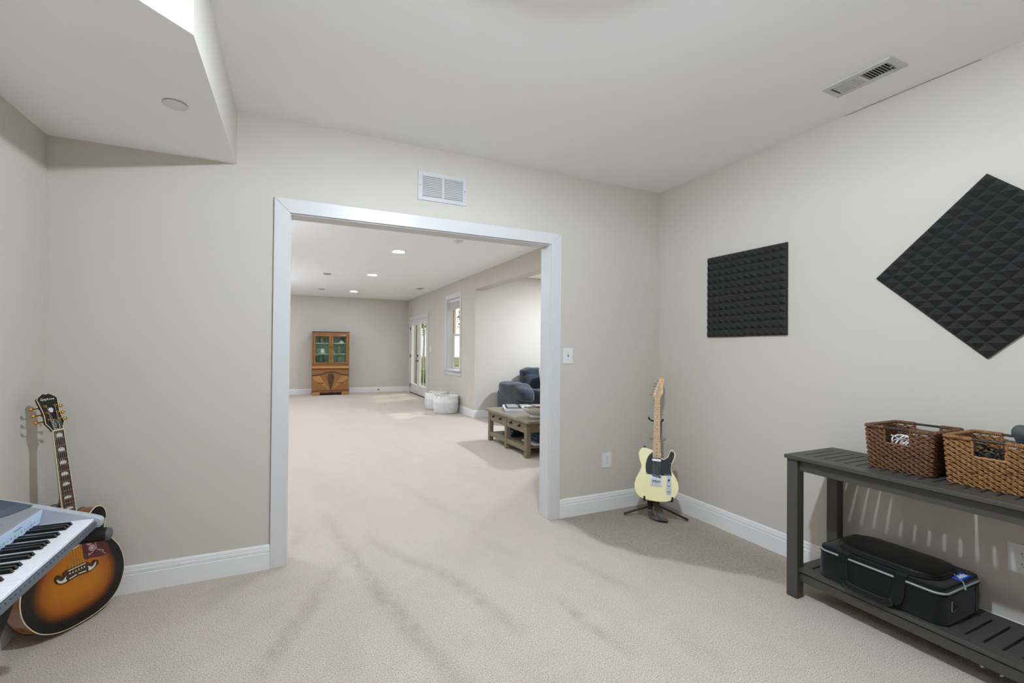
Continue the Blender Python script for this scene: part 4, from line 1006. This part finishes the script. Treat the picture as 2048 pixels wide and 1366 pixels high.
lb = MB().box(.002, .098, y0+.012, y0+.046, .156, .1668).build('woven_label', M['bluetag'], ic_, bevel=.0005)
wl = MB()
for k in range(5): wl.box(.024+.013*k, .034+.013*k, y0+.018, y0+.034+.005*(k % 2), .1668, .1672)
wl.build('label_mark', M['white'], lb)
MB().ribbon([(.10, y0-.0018, .136), (.10, y0-.003, .07), (.10, y0-.0012, .012)], (1, 0, 0), .0025, .002).build('side_seam', M['baglid'], ic_)

# ------------------------------------------------------------------ far room: china cabinet
co = (.93, 13.17, 0)
ca = thing('china_cabinet', 'honey wood china cabinet with two glass doors against the far wall', 'cabinet', co)
hw = .482; fy, by = -.215, .215      # local
BODY = MB()
def cbx(x0, x1, y0, y1, z0, z1, m=None): return (m or MB()).box(x0, x1, y0, y1, z0, z1)
m = MB()
m.box(-hw, -hw+.03, fy+.04, by, .80, 1.72).box(hw-.03, hw, fy+.04, by, .80, 1.72).box(-hw, hw, by-.012, by, .80, 1.72).box(-hw+.03, hw-.03, fy+.04, by-.012, .80, .86).box(-hw+.03, hw-.03, fy+.04, by-.012, 1.665, 1.72)
m.build('upper_case', M['cabwood'], ca, bevel=.004)
B(-hw-.008, hw+.008, fy+.03, by, 1.722, 1.748).build('cornice', M['cabdark'], ca, bevel=.006)
B(-hw+.031, hw-.031, by-.020, by-.013, .861, 1.664).box(-.012, .012, fy+.07, by-.02, .861, 1.664).build('lining', M['cabgreen'], ca)
for z in (1.134, 1.428):
    for a, b in ((-hw+.032, -.013), (.013, hw-.032)):
        sh_o = B(a, b, fy+.085, by-.021, z-.006, z+.004).build('shelf', M['cabglass'], ca)
        B(a, b, fy+.070, fy+.085, z-.012, z+.004).build('shelf_edge', M['shelfw'], sh_o)
for sg in (-1, 1):
    a, b = (-hw+.032, -.003) if sg < 0 else (.003, hw-.032)
    d_ = MB(); z0, z1 = .862, 1.662
    d_.box(a, a+.05, fy+.02, fy+.042, z0, z1).box(b-.05, b, fy+.02, fy+.042, z0, z1).box(a+.05, b-.05, fy+.02, fy+.042, z0, z0+.04).box(a+.05, b-.05, fy+.02, fy+.042, z1-.05, z1)
    dd = d_.build('glass_door', M['cabwood'], ca, bevel=.004)
    B(a+.048, b-.048, fy+.028, fy+.033, z0+.038, z1-.048).build('pane', M['cabglass'], dd)
    kx = -.03 if sg < 0 else .03
    MB().ball((kx, fy+.008, 1.32), (.010, .012, .018), 12, 8).build('knob', M['iron'], dd, smooth=True)
# rounded drawer front, apron, doors below
n_ = 14
prf = [(fy+.03, .80)] + [(fy+.03-.062*math.sin(PI*k/n_)**.8, .80-.092*k/n_ + .0) for k in range(n_+1)][::1] + [(by, .708), (by, .80)]
MB().prism([(a, b) for a, b in prf][::-1], lambda a, b, h: (h, a, b), -hw+.004, hw-.004).build('rounded_drawer', M['cablight'], ca, smooth=True, angle=50)
m = MB().box(-hw, -hw+.03, fy+.03, by, .10, .706).box(hw-.03, hw, fy+.03, by, .10, .706).box(-hw+.03, hw-.03, by-.015, by, .10, .706).box(-hw+.03, hw-.03, fy+.045, by-.015, .10, .13)
m.build('lower_case', M['cabwood'], ca, bevel=.004)
def wavez(x): return .545 + .085*(.5+.5*math.cos(min(1, abs(x)/.38)*PI))
xs = [-hw+.005 + (2*hw-.01)*k/40 for k in range(41)]
MB().prism([(x, wavez(x)+.028) for x in xs] + [(hw-.005, .705), (-hw+.005, .705)], lambda a, b, h: (a, h, b), fy+.03, fy+.012).build('apron_panel', M['cabwood'], ca)
MB().tube([(x, fy+.014, wavez(x)+.012) for x in xs], .016, 8).build('carved_moulding', M['cabdark'], ca, smooth=True)
for sg in (-1, 1):
    xx = [sg*(.004 + (hw-.011)*k/20) for k in range(21)]
    pts = [(x, wavez(x)-.002) for x in xx] + [(sg*(hw-.007), .132), (sg*.004, .132)]
    d_ = MB().prism(pts[::-1] if sg > 0 else pts, lambda a, b, h: (a, h, b), fy+.032, fy+.014).build('lower_door', M['cabwood'], ca)
    MB().prism([(sg*.03, .15), (sg*.29, wavez(.29)-.02), (sg*.44, wavez(.44)-.03), (sg*.46, .46)][::-sg], lambda a, b, h: (a, h, b), fy+.014, fy+.011).build('veneer_fan', M['cablight'], d_)
    MB().tube([(sg*.25-.055, fy+.004, .338), (sg*.25-.03, fy-.006, .335), (sg*.25+.03, fy-.006, .335), (sg*.25+.055, fy+.004, .338)], [.013, .007, .007, .013], 10).build('pull', M['iron'], d_, smooth=True)
MB().prism(catmull([(0,.14),(.035,.25),(.075,.40),(.085,.50),(.055,.58),(0,.60),(-.055,.58),(-.085,.50),(-.075,.40),(-.035,.25)], 4), lambda a, b, h: (a, h, b), fy+.013, fy+.004).build('carved_shield', M['cabdark'], ca, bevel=.003)
B(-hw-.003, hw+.003, fy+.01, by, .080, .102).build('base_moulding', M['cabwood'], ca, bevel=.004)
for sx in (-1, 1):
    for y0_, y1_ in ((fy-.002, fy+.06), (by-.07, by)):
        a, b = sorted((sx*(hw+.005), sx*(hw-.20)))
        MB().prism([(a, 0), (b, 0), (b, .03), (b-.0 if sx < 0 else b, .08), (a, .08)], lambda a, b, h: (a, h, b), y1_, y0_).build('foot', M['cablight'], ca, bevel=.01)
MB().prism([(-.28,.08),(-.26,.05),(-.18,.035),(-.10,.055),(0,.030),(.10,.055),(.18,.035),(.26,.05),(.28,.08)], lambda a, b, h: (a, h, b), fy+.04, fy+.025).build('skirt', M['cabdark'], ca)
# things in the cabinet
def jug(name, label, x, z, h_, r, mt, handle=-1, spout=False, lid=False):
    o_ = (co[0]+x, 13.12, z)
    g = thing(name, label, 'jug', o_)
    MB().lathe([(0, 0), (r*.75, 0), (r*.95, h_*.12), (r, h_*.35), (r*.82, h_*.62), (r*.62, h_*.82), (r*.72, h_), (r*.62, h_), (r*.5, h_*.82), (0, h_*.80)], (0,0,0), 20).build('jug_body', mt, g, smooth=True)
    if handle: MB().tube(catmull([(handle*r*.62, 0, h_*.86), (handle*r*1.45, 0, h_*.82), (handle*r*1.7, 0, h_*.55), (handle*r*1.4, 0, h_*.28), (handle*r*.93, 0, h_*.22)], 4, False), r*.13, 8).build('handle', mt, g, smooth=True)
    if spout: MB().tube([(r*.85, 0, h_*.32), (r*1.35, 0, h_*.55), (r*1.75, 0, h_*.86)], [r*.22, r*.15, r*.10], 8).build('spout', mt, g, smooth=True)
    return g
jug('stoneware_jug', 'brown mottled jug on the top shelf of the china cabinet, left side', -.235, 1.4325, .215, .075, M['jug_brown'], 1)
jug('cream_pitcher', 'white pitcher on the middle shelf of the china cabinet, left side', -.215, 1.1385, .145, .075, M['ceramic'], -1)
jug('green_pitcher', 'dark green pitcher on the bottom of the china cabinet, left side', -.245, .862, .235, .082, M['jug_dark'], -1)
jug('pewter_coffee_pot', 'grey coffee pot with spout on the middle shelf of the china cabinet, right side', .215, 1.1385, .19, .062, M['jug_grey'], 0, True)
jug('glass_vase', 'pale grey vase on the bottom of the china cabinet, right side', .235, .862, .20, .06, M['grey'], 0)
tag(MB().lathe([(0,0), (.085,0), (.09,.012), (.06,.030), (.045,.06), (.02,.075), (.012,.085), (0,.10)], (co[0]+.285, 13.12, 1.4325), 20).build('covered_dish', M['ceramic'], smooth=True, origin='base'), 'white covered dish on the top shelf of the china cabinet, right side', 'dish')
tag(MB().lathe([(.055,0), (.06,.02), (.05,.12), (.035,.16), (.04,.19), (.03,.19), (0,.15)], (co[0]+.315, 13.285, 1.4325), 20).build('dark_vase', M['jug_brown'], smooth=True, origin='base'), 'dark vase behind the white covered dish in the china cabinet', 'vase')

# ------------------------------------------------------------------ far room: rope baskets
def rope_basket(label, x, y, r, h_, seed):
    rnd = random.Random(seed)
    g = thing('rope_basket', label, 'basket', (x, y, 0), group='white rope baskets by the window')
    def pr(t):   # t 0..1 up the side
        return r*(.90+.10*math.sin(min(1, t*2.2)*PI/2) - .03*max(0, t-.5)*2)
    def ropew(q):
        a = math.atan2(q.y, q.x); t = q.z/h_; k = 1+.025*math.sin(3*a+seed)*t+.018*math.sin(2*a+seed*2)*t
        return Vector((q.x*k, q.y*k, q.z+.004*math.sin(2*a+seed)*t))
    def shell(t0, t1, n_):
        m = MB(); prf = []
        for i in range(n_+1):
            t = t0+(t1-t0)*i/n_; prf.append((pr(t), t*h_))
            if i < n_: prf.append((pr(t+.5*(t1-t0)/n_)+.0032, (t+.5*(t1-t0)/n_)*h_))
        inn = [(a-.014, b) for a, b in prf[::-1]]
        return m.lathe(prf + inn + [prf[0]], (0,0,0), 40, ropew)
    shell(.03, .62, 13).lathe([(0, 0), (pr(0)-.02, 0), (pr(0.03), .03*h_), (pr(.03)-.015, .03*h_+.01), (0, .02)], (0,0,0), 40).build('grey_band', M['ropeg'], g, smooth=True, angle=60)
    shell(.625, 1.0, 8).build('white_band', M['rope'], g, smooth=True, angle=60)
    for a in (.55+seed*.1, .55+seed*.1+PI):
        ux, uy = math.cos(a), math.sin(a); R1 = r*.97
        MB().tube(catmull([((R1)*ux-.055*uy, R1*uy+.055*ux, h_*.90), (R1*ux-.05*uy, R1*uy+.05*ux, h_*1.04), (R1*ux*.99-.02*uy, R1*uy*.99+.02*ux, h_*1.11), (R1*ux*.99+.02*uy, R1*uy*.99-.02*ux, h_*1.11), (R1*ux+.05*uy, R1*uy-.05*ux, h_*1.04), (R1*ux+.055*uy, R1*uy-.055*ux, h_*.90)], 4, False), .010, 8).build('handle', M['ropec'], g, smooth=True)
    return g
rope_basket('round white and grey rope basket under the window, nearer of the two', 2.868, 8.76, .262, .355, 1)
rope_basket('round white and grey rope basket under the window, partly hidden behind the nearer one', 2.86, 9.40, .255, .36, 3)

# ------------------------------------------------------------------ far room: coffee table and the things on it
to_ = (3.04, 5.36, 0)
tb = thing('coffee_table', 'weathered grey brown coffee table with drawers and a lower shelf', 'table', to_)
TX0, TX1, TY0, TY1, TZ = 2.565, 3.56, 4.695, 6.03, .462
def tbx(x0, x1, y0, y1, z0, z1): return B(x0-to_[0], x1-to_[0], y0-to_[1], y1-to_[1], z0, z1)
tbx(TX0, TX1, TY0, TY1, TZ-.032, TZ).build('table_top', M['tabletop'], tb, bevel=.004)
lx0, lx1, ly0, ly1, ls = TX0+.035, TX1-.035, TY0+.085, TY1-.075, .062
for x in (lx0, lx1-ls):
    for y in (ly0, (ly0+ly1)/2-.028, ly1-ls): tbx(x, x+ls, y, y+ls, 0, TZ-.032).build('leg', M['tablewood'], tb, bevel=.003)
for y in (ly0+.008, ly1-.026): tbx(lx0+ls, lx1-ls, y, y+.018, TZ-.155, TZ-.034).build('end_panel', M['tablewood'], tb, bevel=.002)
tbx(lx0+.02, lx1-.02, ly0+.04, ly1-.04, .105, .125).build('lower_shelf', M['tablewood'], tb)
for x in (lx0+.006, lx1-.030):
    for a, b in ((ly0+ls, (ly0+ly1)/2-.028), ((ly0+ly1)/2+.034, ly1-ls)):
        tbx(x, x+.024, a, b, .075, .135).build('shelf_rail', M['tablewood'], tb, bevel=.002)
        tbx(x+.004, x+.020, a+.003, b-.003, TZ-.165, TZ-.150).build('drawer_rail', M['tablewood'], tb)
        dr_ = tbx(x+(-.001 if x < 3 else .009), x+(.015 if x < 3 else .025), a+.006, b-.006, TZ-.148, TZ-.038).build('drawer', M['tablewood'], tb, bevel=.002)
        sx = -1 if x < 3 else 1; xk = (x-.001 if sx < 0 else x+.025)-to_[0]
        for t in (.25, .72):
            yk = a+(b-a)*t-to_[1]
            MB().cyl((xk, yk, TZ-.09), (xk+sx*.006, yk, TZ-.09), .020, 12).cyl((xk+sx*.006, yk, TZ-.09), (xk+sx*.022, yk, TZ-.09), .007, 8).ball((xk+sx*.026, yk, TZ-.09), (.009, .014, .014), 12, 8).build('knob', M['iron'], dr_, smooth=True)
tr = thing('serving_tray', 'long white tray at the back of the coffee table', 'tray', (3.056, 5.658, TZ), rot=Matrix.Rotation(-.355, 3, 'Z'))
MB().prism(rrect(-.31, .31, -.22, .22, .02), lambda a, b, h: (a, b, h), 0, .012).build('tray_base', M['white'], tr, bevel=.003)
m = MB()
for s0, h0, h1 in ((0, .012, .040),):
    ro = rrect(-.31, .31, -.22, .22, .02); ri = rrect(-.298, .298, -.208, .208, .012); n_ = len(ro)
    m.v += [(a, b, h0) for a, b in ro] + [(a*1.012, b*1.02, h1) for a, b in ro] + [(a, b, h1) for a, b in ri] + [(a, b, h0) for a, b in ri]
    for i in range(3):
        for k in range(n_): m.f.append((i*n_+k, i*n_+(k+1) % n_, (i+1)*n_+(k+1) % n_, (i+1)*n_+k))
m.build('tray_rim', M['white'], tr)
for k in range(3):
    q = Matrix.Rotation(-.355, 3, 'Z') @ Vector((-.195+.195*k, .0, .0125))
    g = thing('card_box', 'grey framed box in the white tray on the coffee table, %s from the left' % ('first', 'second', 'third')[k], 'box', (3.056+q.x, 5.658+q.y, TZ+q.z), rot=Matrix.Rotation(-.355, 3, 'Z'), group='grey boxes in the white tray')
    B(-.085, .085, -.185, .19, 0, .036).build('box_base', M['darkgrey'], g, bevel=.003)
    m = MB()
    for a in range(3): m.box(-.07, .07, -.17+.118*a, -.07+.118*a, .036, .041)
    m.build('box_top', M['grey'], g, bevel=.001)
bw = thing('footed_bowl', 'white footed ceramic bowl of dried pods on the coffee table corner', 'bowl', (2.845, 4.985, TZ))
MB().lathe([(0,0), (.075,0), (.078,.006), (.070,.030), (.10,.045), (.155,.085), (.188,.125), (.190,.130), (.182,.130), (.15,.092), (.09,.055), (0,.048)], (0,0,0), 36).build('bowl', M['ceramic'], bw, smooth=True)
rp_ = random.Random(8); pm = MB()
for k in range(60):
    a = rp_.uniform(0, 2*PI); rr_ = .155*math.sqrt(rp_.random())
    pm.ball((2.845+rr_*math.cos(a), 4.985+rr_*math.sin(a), TZ+.082+.060*(1-(rr_/.16)**2)*rp_.uniform(.6, 1)+.5*max(0, rr_-.10)), (rp_.uniform(.014, .024), rp_.uniform(.012, .022), rp_.uniform(.010, .018)), 7, 5)
po_ = pm.build('dried_pods', M['potp'], smooth=True, origin='base'); tag(po_, 'brown and white dried pods heaped in the white footed bowl', 'dried pods'); po_['kind'] = 'stuff'
SZ = .125
def folded(label, x0, x1, y0, y1, z0, z1, n_):
    m = MB(); hh = (z1-z0)/n_
    for k in range(n_):
        e = .012*((k*37) % 3)
        m.pillow(((x0+x1)/2, (y0+y1)/2, z0+hh*(k+.5)), ((x1-x0)/2-e, (y1-y0)/2-e*.6, hh*.52), .25, 28, 8)
    return tag(m.build('folded_blanket', M['bluefabric'], smooth=True, origin='base'), label, 'blanket')
folded('blue patterned folded blanket on the near end of the coffee table shelf', 2.80, 3.35, 4.87, 5.20, SZ+.0215, SZ+.135, 3)
tag(B(2.76, 3.36, 4.85, 5.20, SZ, SZ+.020).build('magazine', M['white'], bevel=.002, origin='base'), 'white magazine lying under the blue blanket on the coffee table shelf', 'magazine')
for k in range(3):
    tag(B(2.72+.02*k, 3.02+.015*k, 5.44+.01*k, 5.70-.008*k, SZ+.028*k, SZ+.028*k+.0275).build('picture_book', M['navybook'], bevel=.003, origin='base'), 'dark blue book on the coffee table shelf, %s of a stack of three' % ('bottom', 'middle', 'top')[k], 'book', 'stacked dark blue books')

# ------------------------------------------------------------------ far room: recliner sofa in the alcove
sf = thing('recliner_sofa', 'slate blue recliner sofa in the bright alcove behind the coffee table', 'sofa', (4.50, 7.25, 0))
SX, SY = 4.55, 7.11
def sp_(c, h, e, fn=None): return MB().pillow((c[0]-SX, c[1]-SY, c[2]), h, e, 32, 18, fn)
sp_((4.62, 7.32, .25), (.80, .42, .20), .18).build('base', M['sofa'], sf, smooth=True)
for sgn, xc in ((-1, 3.75), (1, 5.55)):
    sp_((xc, 7.17, .29), (.140, .46, .275), .22).build('arm', M['sofa'], sf, smooth=True)
    sp_((xc+.012, 7.13, .575), (.168, .52, .135), .52, lambda q: Vector((q.x*(1+.10*math.sin(q.y*9)), q.y, q.z - (.16*max(0, -q.y-.28)*2.2 if q.y < -.28 else 0) + .012*math.sin(q.y*22+q.x*9)))).build('arm_pad', M['sofa'], sf, smooth=True)
for xc in (4.40, 5.04):
    sp_((xc, 7.02, .48), (.318, .42, .11), .38, lambda q: Vector((q.x, q.y, q.z+.02*math.sin(q.x*14)))).build('seat_cushion', M['sofa'], sf, smooth=True)
    sp_((xc, 7.46, .62), (.318, .16, .24), .35, lambda q: Vector((q.x, q.y+.10*q.z, q.z))).build('back_cushion', M['sofa'], sf, smooth=True)
    sp_((xc, 7.50, .84), (.312, .15, .12), .42, lambda q: Vector((q.x*(1+.02*math.sin(q.z*30)), q.y, q.z+.010*math.sin(q.x*30)))).build('headrest', M['sofa'], sf, smooth=True)
pl_ = MB().pillow((0, 0, 0), (.22, .075, .22), .55, 28, 16, lambda q: Vector((q.x*(1+.35*abs(q.z)), q.y, q.z*(1+.35*abs(q.x))))).build('throw_pillow', M['cushion'], smooth=True)
pl_.location = (4.42, 7.22, .80); pl_.rotation_euler = (-.30, .06, .12)
tag(pl_, 'white printed throw pillow leaning on the slate blue sofa back', 'pillow')

# ------------------------------------------------------------------ far room: ceiling lights, small fittings
cans = []
for i, (x, y, l_) in enumerate(((1.403, 6.587, 'nearest of the three in the far room'), (1.396, 8.966, 'middle of the three in the far room'), (1.391, 11.892, 'farthest of the three in the far room'))):
    g = thing('recessed_light', 'round lit recessed ceiling light, ' + l_, 'ceiling light', (x, y, H2), group='recessed lights in the far room')
    MB().lathe([(.082, -.002), (.098, -.006), (.102, -.003), (.102, 0), (.080, 0), (.082, -.002)], (0,0,0), 32).build('trim_ring', M['plastic'], g, smooth=True)
    MB().lathe([(0, -.0015), (.081, -.0015), (.081, -.0005), (0, -.0005)], (0,0,0), 32).build('lamp_lens', M['can'], g)
def ceil_disc(name, label, cat, x, y, r, h_, mt):
    tag(MB().lathe([(0, -h_), (r*.8, -h_), (r, -h_*.7), (r, 0), (0, 0)], (x, y, H2), 24).build(name, mt, smooth=True, origin=(x, y, H2)), label, cat)
ceil_disc('smoke_detector', 'small round white detector on the far room ceiling close to the doorway', 'smoke detector', 1.977, 5.564, .06, .022, M['plastic'])
ceil_disc('sprinkler_cover', 'small round sprinkler cover on the far room ceiling, nearer of the two on the left', 'cover plate', .568, 9.223, .075, .012, M['grey'])
ceil_disc('sprinkler_cover', 'small round sprinkler cover on the far room ceiling, farther of the two on the left', 'cover plate', .601, 11.758, .075, .012, M['grey'])
g = thing('ceiling_register', 'small supply register in the far room ceiling near the window', 'vent', (2.762, 10.509, H2))
B(-.08, .08, -.17, .17, -.008, 0).build('frame', M['ventm'], g, bevel=.002)
for k in range(8): B(-.055, .055, -.14+.036*k, -.125+.036*k, -.0095, -.008).build('louvre', M['grey'], g)
g = thing('light_switch', 'white double light switch plate beside the french doors', 'switch', (XF, 10.915, 1.30))
B(-.006, 0, -.06, .06, -.065, .065).build('plate', M['plastic'], g, bevel=.002)
for y in (-.022, .022): B(-.012, -.006, y-.008, y+.008, -.02, .02).build('rocker', M['white'], g, bevel=.001)
tag(MB().cyl((2.302, F-.015, .072), (2.302, F-.022, .072), .022, 14).cyl((2.302, F-.022, .072), (2.302, F-.032, .072), .008, 10).build('cable_socket', M['black'], origin='base'), 'small black cable socket in the baseboard of the far wall', 'socket')

# ------------------------------------------------------------------ outside
struct(B(XF+.11, 40, 4, 60, -.30, -.06).build('floor_outside', M['grass']))
fo_ = thing('board_fence', 'olive weathered board fence seen through the french doors', 'fence', (3.9, 15.8, -.06))
for k in range(5): B(-.40+.116*k, -.286+.116*k, -.02, .02, 0, 2.75).build('board', M['fencew'], fo_, bevel=.004)
B(-.42, .20, .02, .06, .4, .5).box(-.42, .20, .02, .06, 2.2, 2.3).build('rail', M['fencew'], fo_)
tag(B(4.185, 4.255, 12.20, 12.27, -.06, 3.0).build('porch_post', M['postw'], bevel=.006, origin='base'), 'olive brown porch post outside the window', 'post')
def shrub(label, c, r, seed, nm='shrub', cat='shrub'):
    rnd = random.Random(seed); m = MB(); lf_ = 1500
    for k in range(lf_):
        d = Vector((rnd.gauss(0,1), rnd.gauss(0,1), rnd.gauss(0,1))).normalized()
        q = Vector((d.x*r[0], d.y*r[1], d.z*r[2]))*(rnd.random()**.33); s = rnd.uniform(.06, .13)*max(.6, min(r))
        u_ = Vector((rnd.gauss(0,1), rnd.gauss(0,1), rnd.gauss(0,1))).normalized(); v_ = u_.cross(d)
        if v_.length < .1: continue
        v_.normalize(); c_ = Vector(c)+q
        m.add([tuple(c_-u_*s), tuple(c_+v_*s*.45), tuple(c_+u_*s), tuple(c_-v_*s*.45)], [(0,1,2,3)])
    g = thing(nm, label, cat, (c[0], c[1], -.06))
    m.v = [(a-c[0], b-c[1], z+.06) for a, b, z in m.v]; m.build('foliage', M['leaf'], g)
    MB().tube([(0,0,0), (.03,.02,(c[2]+.06)*.6), (0,0,c[2]+.06)], [.07, .05, .03], 8).build('trunk', M['postw'], g)
shrub('low leafy green shrub outside the french doors', (4.70, 17.3, .12), (.40, .5, .36), 3)
shrub('tall dark tree crown outside above the french doors', (5.5, 20.2, 2.9), (.7, .8, 1.15), 4, 'tree', 'tree')
shrub('sunlit green tree beyond the window', (7.8, 19.5, 2.6), (.8, 1.4, 1.0), 5, 'tree', 'tree')
shrub('low sunlit shrub beyond the window', (7.0, 17.6, .3), (.9, .8, .5), 6)

# ------------------------------------------------------------------ light
# LIGHTSTART
def area(name, loc, rot, sx, sy, power, colr=(1,1,1), shape='RECTANGLE', spread=None):
    l = bpy.data.lights.new(name, 'AREA'); l.shape = shape; l.size = sx; l.size_y = sy; l.energy = power; l.color = colr
    if spread: l.spread = spread
    o = bpy.data.objects.new(name, l); col.objects.link(o); o.location = loc; o.rotation_euler = rot; return o
def portal(name, loc, rot, sx, sy):
    o = area(name, loc, rot, sx, sy, 1); o.data.cycles.is_portal = True; return o
for x, y in ((-1.0, 6.587), (-1.0, 8.966), (-1.0, 11.892), (1.4, 4.4), (-1.0, 4.4)):
    area('recessed_light_beam', (x, y, H2-.006), (0,0,0), .15, .15, 20, (.745, .85, 1), 'DISK')
area('alcove_fill_light', (4.9, 6.2, 2.75), (0,0,0), .2, .2, 120, (.745, .85, 1), 'DISK')  # added unseen fill light that brightens the alcove
# added unseen uplighters: invented fill light bounced off the white ceilings
def fill_uplighter(label, x, y, power):
  g = thing('fill_uplighter', label, 'lamp', (x, y, 0))
  MB().lathe([(0,0), (.14,0), (.14,.015), (.02,.03), (0,.03)], (0,0,0), 28).build('base', M['ventm'], g, smooth=True)
  MB().cyl((0,0,.03), (0,0,1.72), .012, 14).build('pole', M['ventm'], g, smooth=True)
  MB().lathe([(.012,1.70), (.06,1.72), (.15,1.80), (.15,1.803), (.058,1.724), (.012,1.704), (.012,1.70)], (0,0,0), 28).build('lamp_shade', M['ventm'], g, smooth=True)
  area('fill_uplighter_light', (x, y, 1.795), (PI,0,0), .2, .2, power, (.745, .85, 1), 'DISK')
fill_uplighter('added unseen fill light uplighter behind the viewpoint in the music room', .35, -.75, 27)
fill_uplighter('added unseen fill light uplighter at the left of the far room', -2.1, 9.8, 105)
fill_uplighter('added unseen fill light uplighter just left of the doorway in the far room', -1.2, 5.2, 22)
portal('daylight_portal_right', (XR+.02, (wy0+wy1)/2, (wz0+wz1)/2), (0, PI/2, 0), wz1-wz0, wy1-wy0)
portal('daylight_portal_door', (XF+.06, (FY0+FY1)/2, 1.1), (0, PI/2, 0), 2.0, FY1-FY0)
portal('daylight_portal_window', (XF+.13, (WY0+WY1)/2, (WZ0+WZ1)/2), (0, PI/2, 0), WZ1-WZ0, WY1-WY0)
portal('daylight_portal_alcove', (AX+.02, (ay0+ay1)/2, (az0+az1)/2), (0, PI/2, 0), az1-az0, ay1-ay0)
sl = bpy.data.lights.new('sun', 'SUN'); sl.energy = 1.3; sl.angle = .02; sl.color = (1, .95, .86)
so2 = bpy.data.objects.new('sun', sl); col.objects.link(so2)
so2.rotation_euler = Vector((-.55, -.22, -.80)).to_track_quat('-Z', 'Y').to_euler()
wd = bpy.data.worlds.new('sky'); sc.world = wd; wd.use_nodes = True; nt = wd.node_tree
bg = nt.nodes['Background']; bg.inputs['Strength'].default_value = 2.2
tc = nt.nodes.new('ShaderNodeTexCoord'); sx = nt.nodes.new('ShaderNodeSeparateXYZ'); rp = nt.nodes.new('ShaderNodeValToRGB')
nt.links.new(tc.outputs['Generated'], sx.inputs[0]); nt.links.new(sx.outputs['Z'], rp.inputs[0]); nt.links.new(rp.outputs[0], bg.inputs['Color'])
e = rp.color_ramp.elements; e[0].position = 0; e[0].color = (.97, .98, .95, 1); e[1].position = 1; e[1].color = (.82, .90, 1, 1)

# ------------------------------------------------------------------ camera
yaw, pit, rol = .41762, .00813, .00921
fw_ = Vector((math.sin(yaw), math.cos(yaw), 0)); rt_ = Vector((math.cos(yaw), -math.sin(yaw), 0)); up_ = Vector((0,0,1))
f2 = fw_*math.cos(pit) + up_*math.sin(pit); u2 = up_*math.cos(pit) - fw_*math.sin(pit)
r3 = rt_*math.cos(rol) + u2*math.sin(rol); u3 = u2*math.cos(rol) - rt_*math.sin(rol)
cd = bpy.data.cameras.new('camera'); cam = bpy.data.objects.new('camera', cd); col.objects.link(cam)
cd.sensor_fit = 'HORIZONTAL'; cd.sensor_width = 36; cd.lens = 888.509/2048*36
cd.shift_x = (1024-982.770)/2048; cd.shift_y = (687.794-683)/2048; cd.clip_start = .02; cd.clip_end = 200
mw = Matrix((r3, u3, -f2)).transposed().to_4x4(); mw.translation = (0, 0, 1.3496); cam.matrix_world = mw
sc.camera = cam

sc.view_settings.view_transform = 'Standard'; sc.view_settings.look = 'None'; sc.view_settings.gamma = 1; sc.view_settings.use_curve_mapping = False
sc.view_settings.exposure = 0.0
sc.cycles.use_denoising = True
sc.cycles.max_bounces = 8; sc.cycles.diffuse_bounces = 6; sc.cycles.glossy_bounces = 3; sc.cycles.transmission_bounces = 4; sc.cycles.transparent_max_bounces = 8
sc.cycles.sample_clamp_indirect = 6; sc.cycles.caustics_reflective = False; sc.cycles.caustics_refractive = False
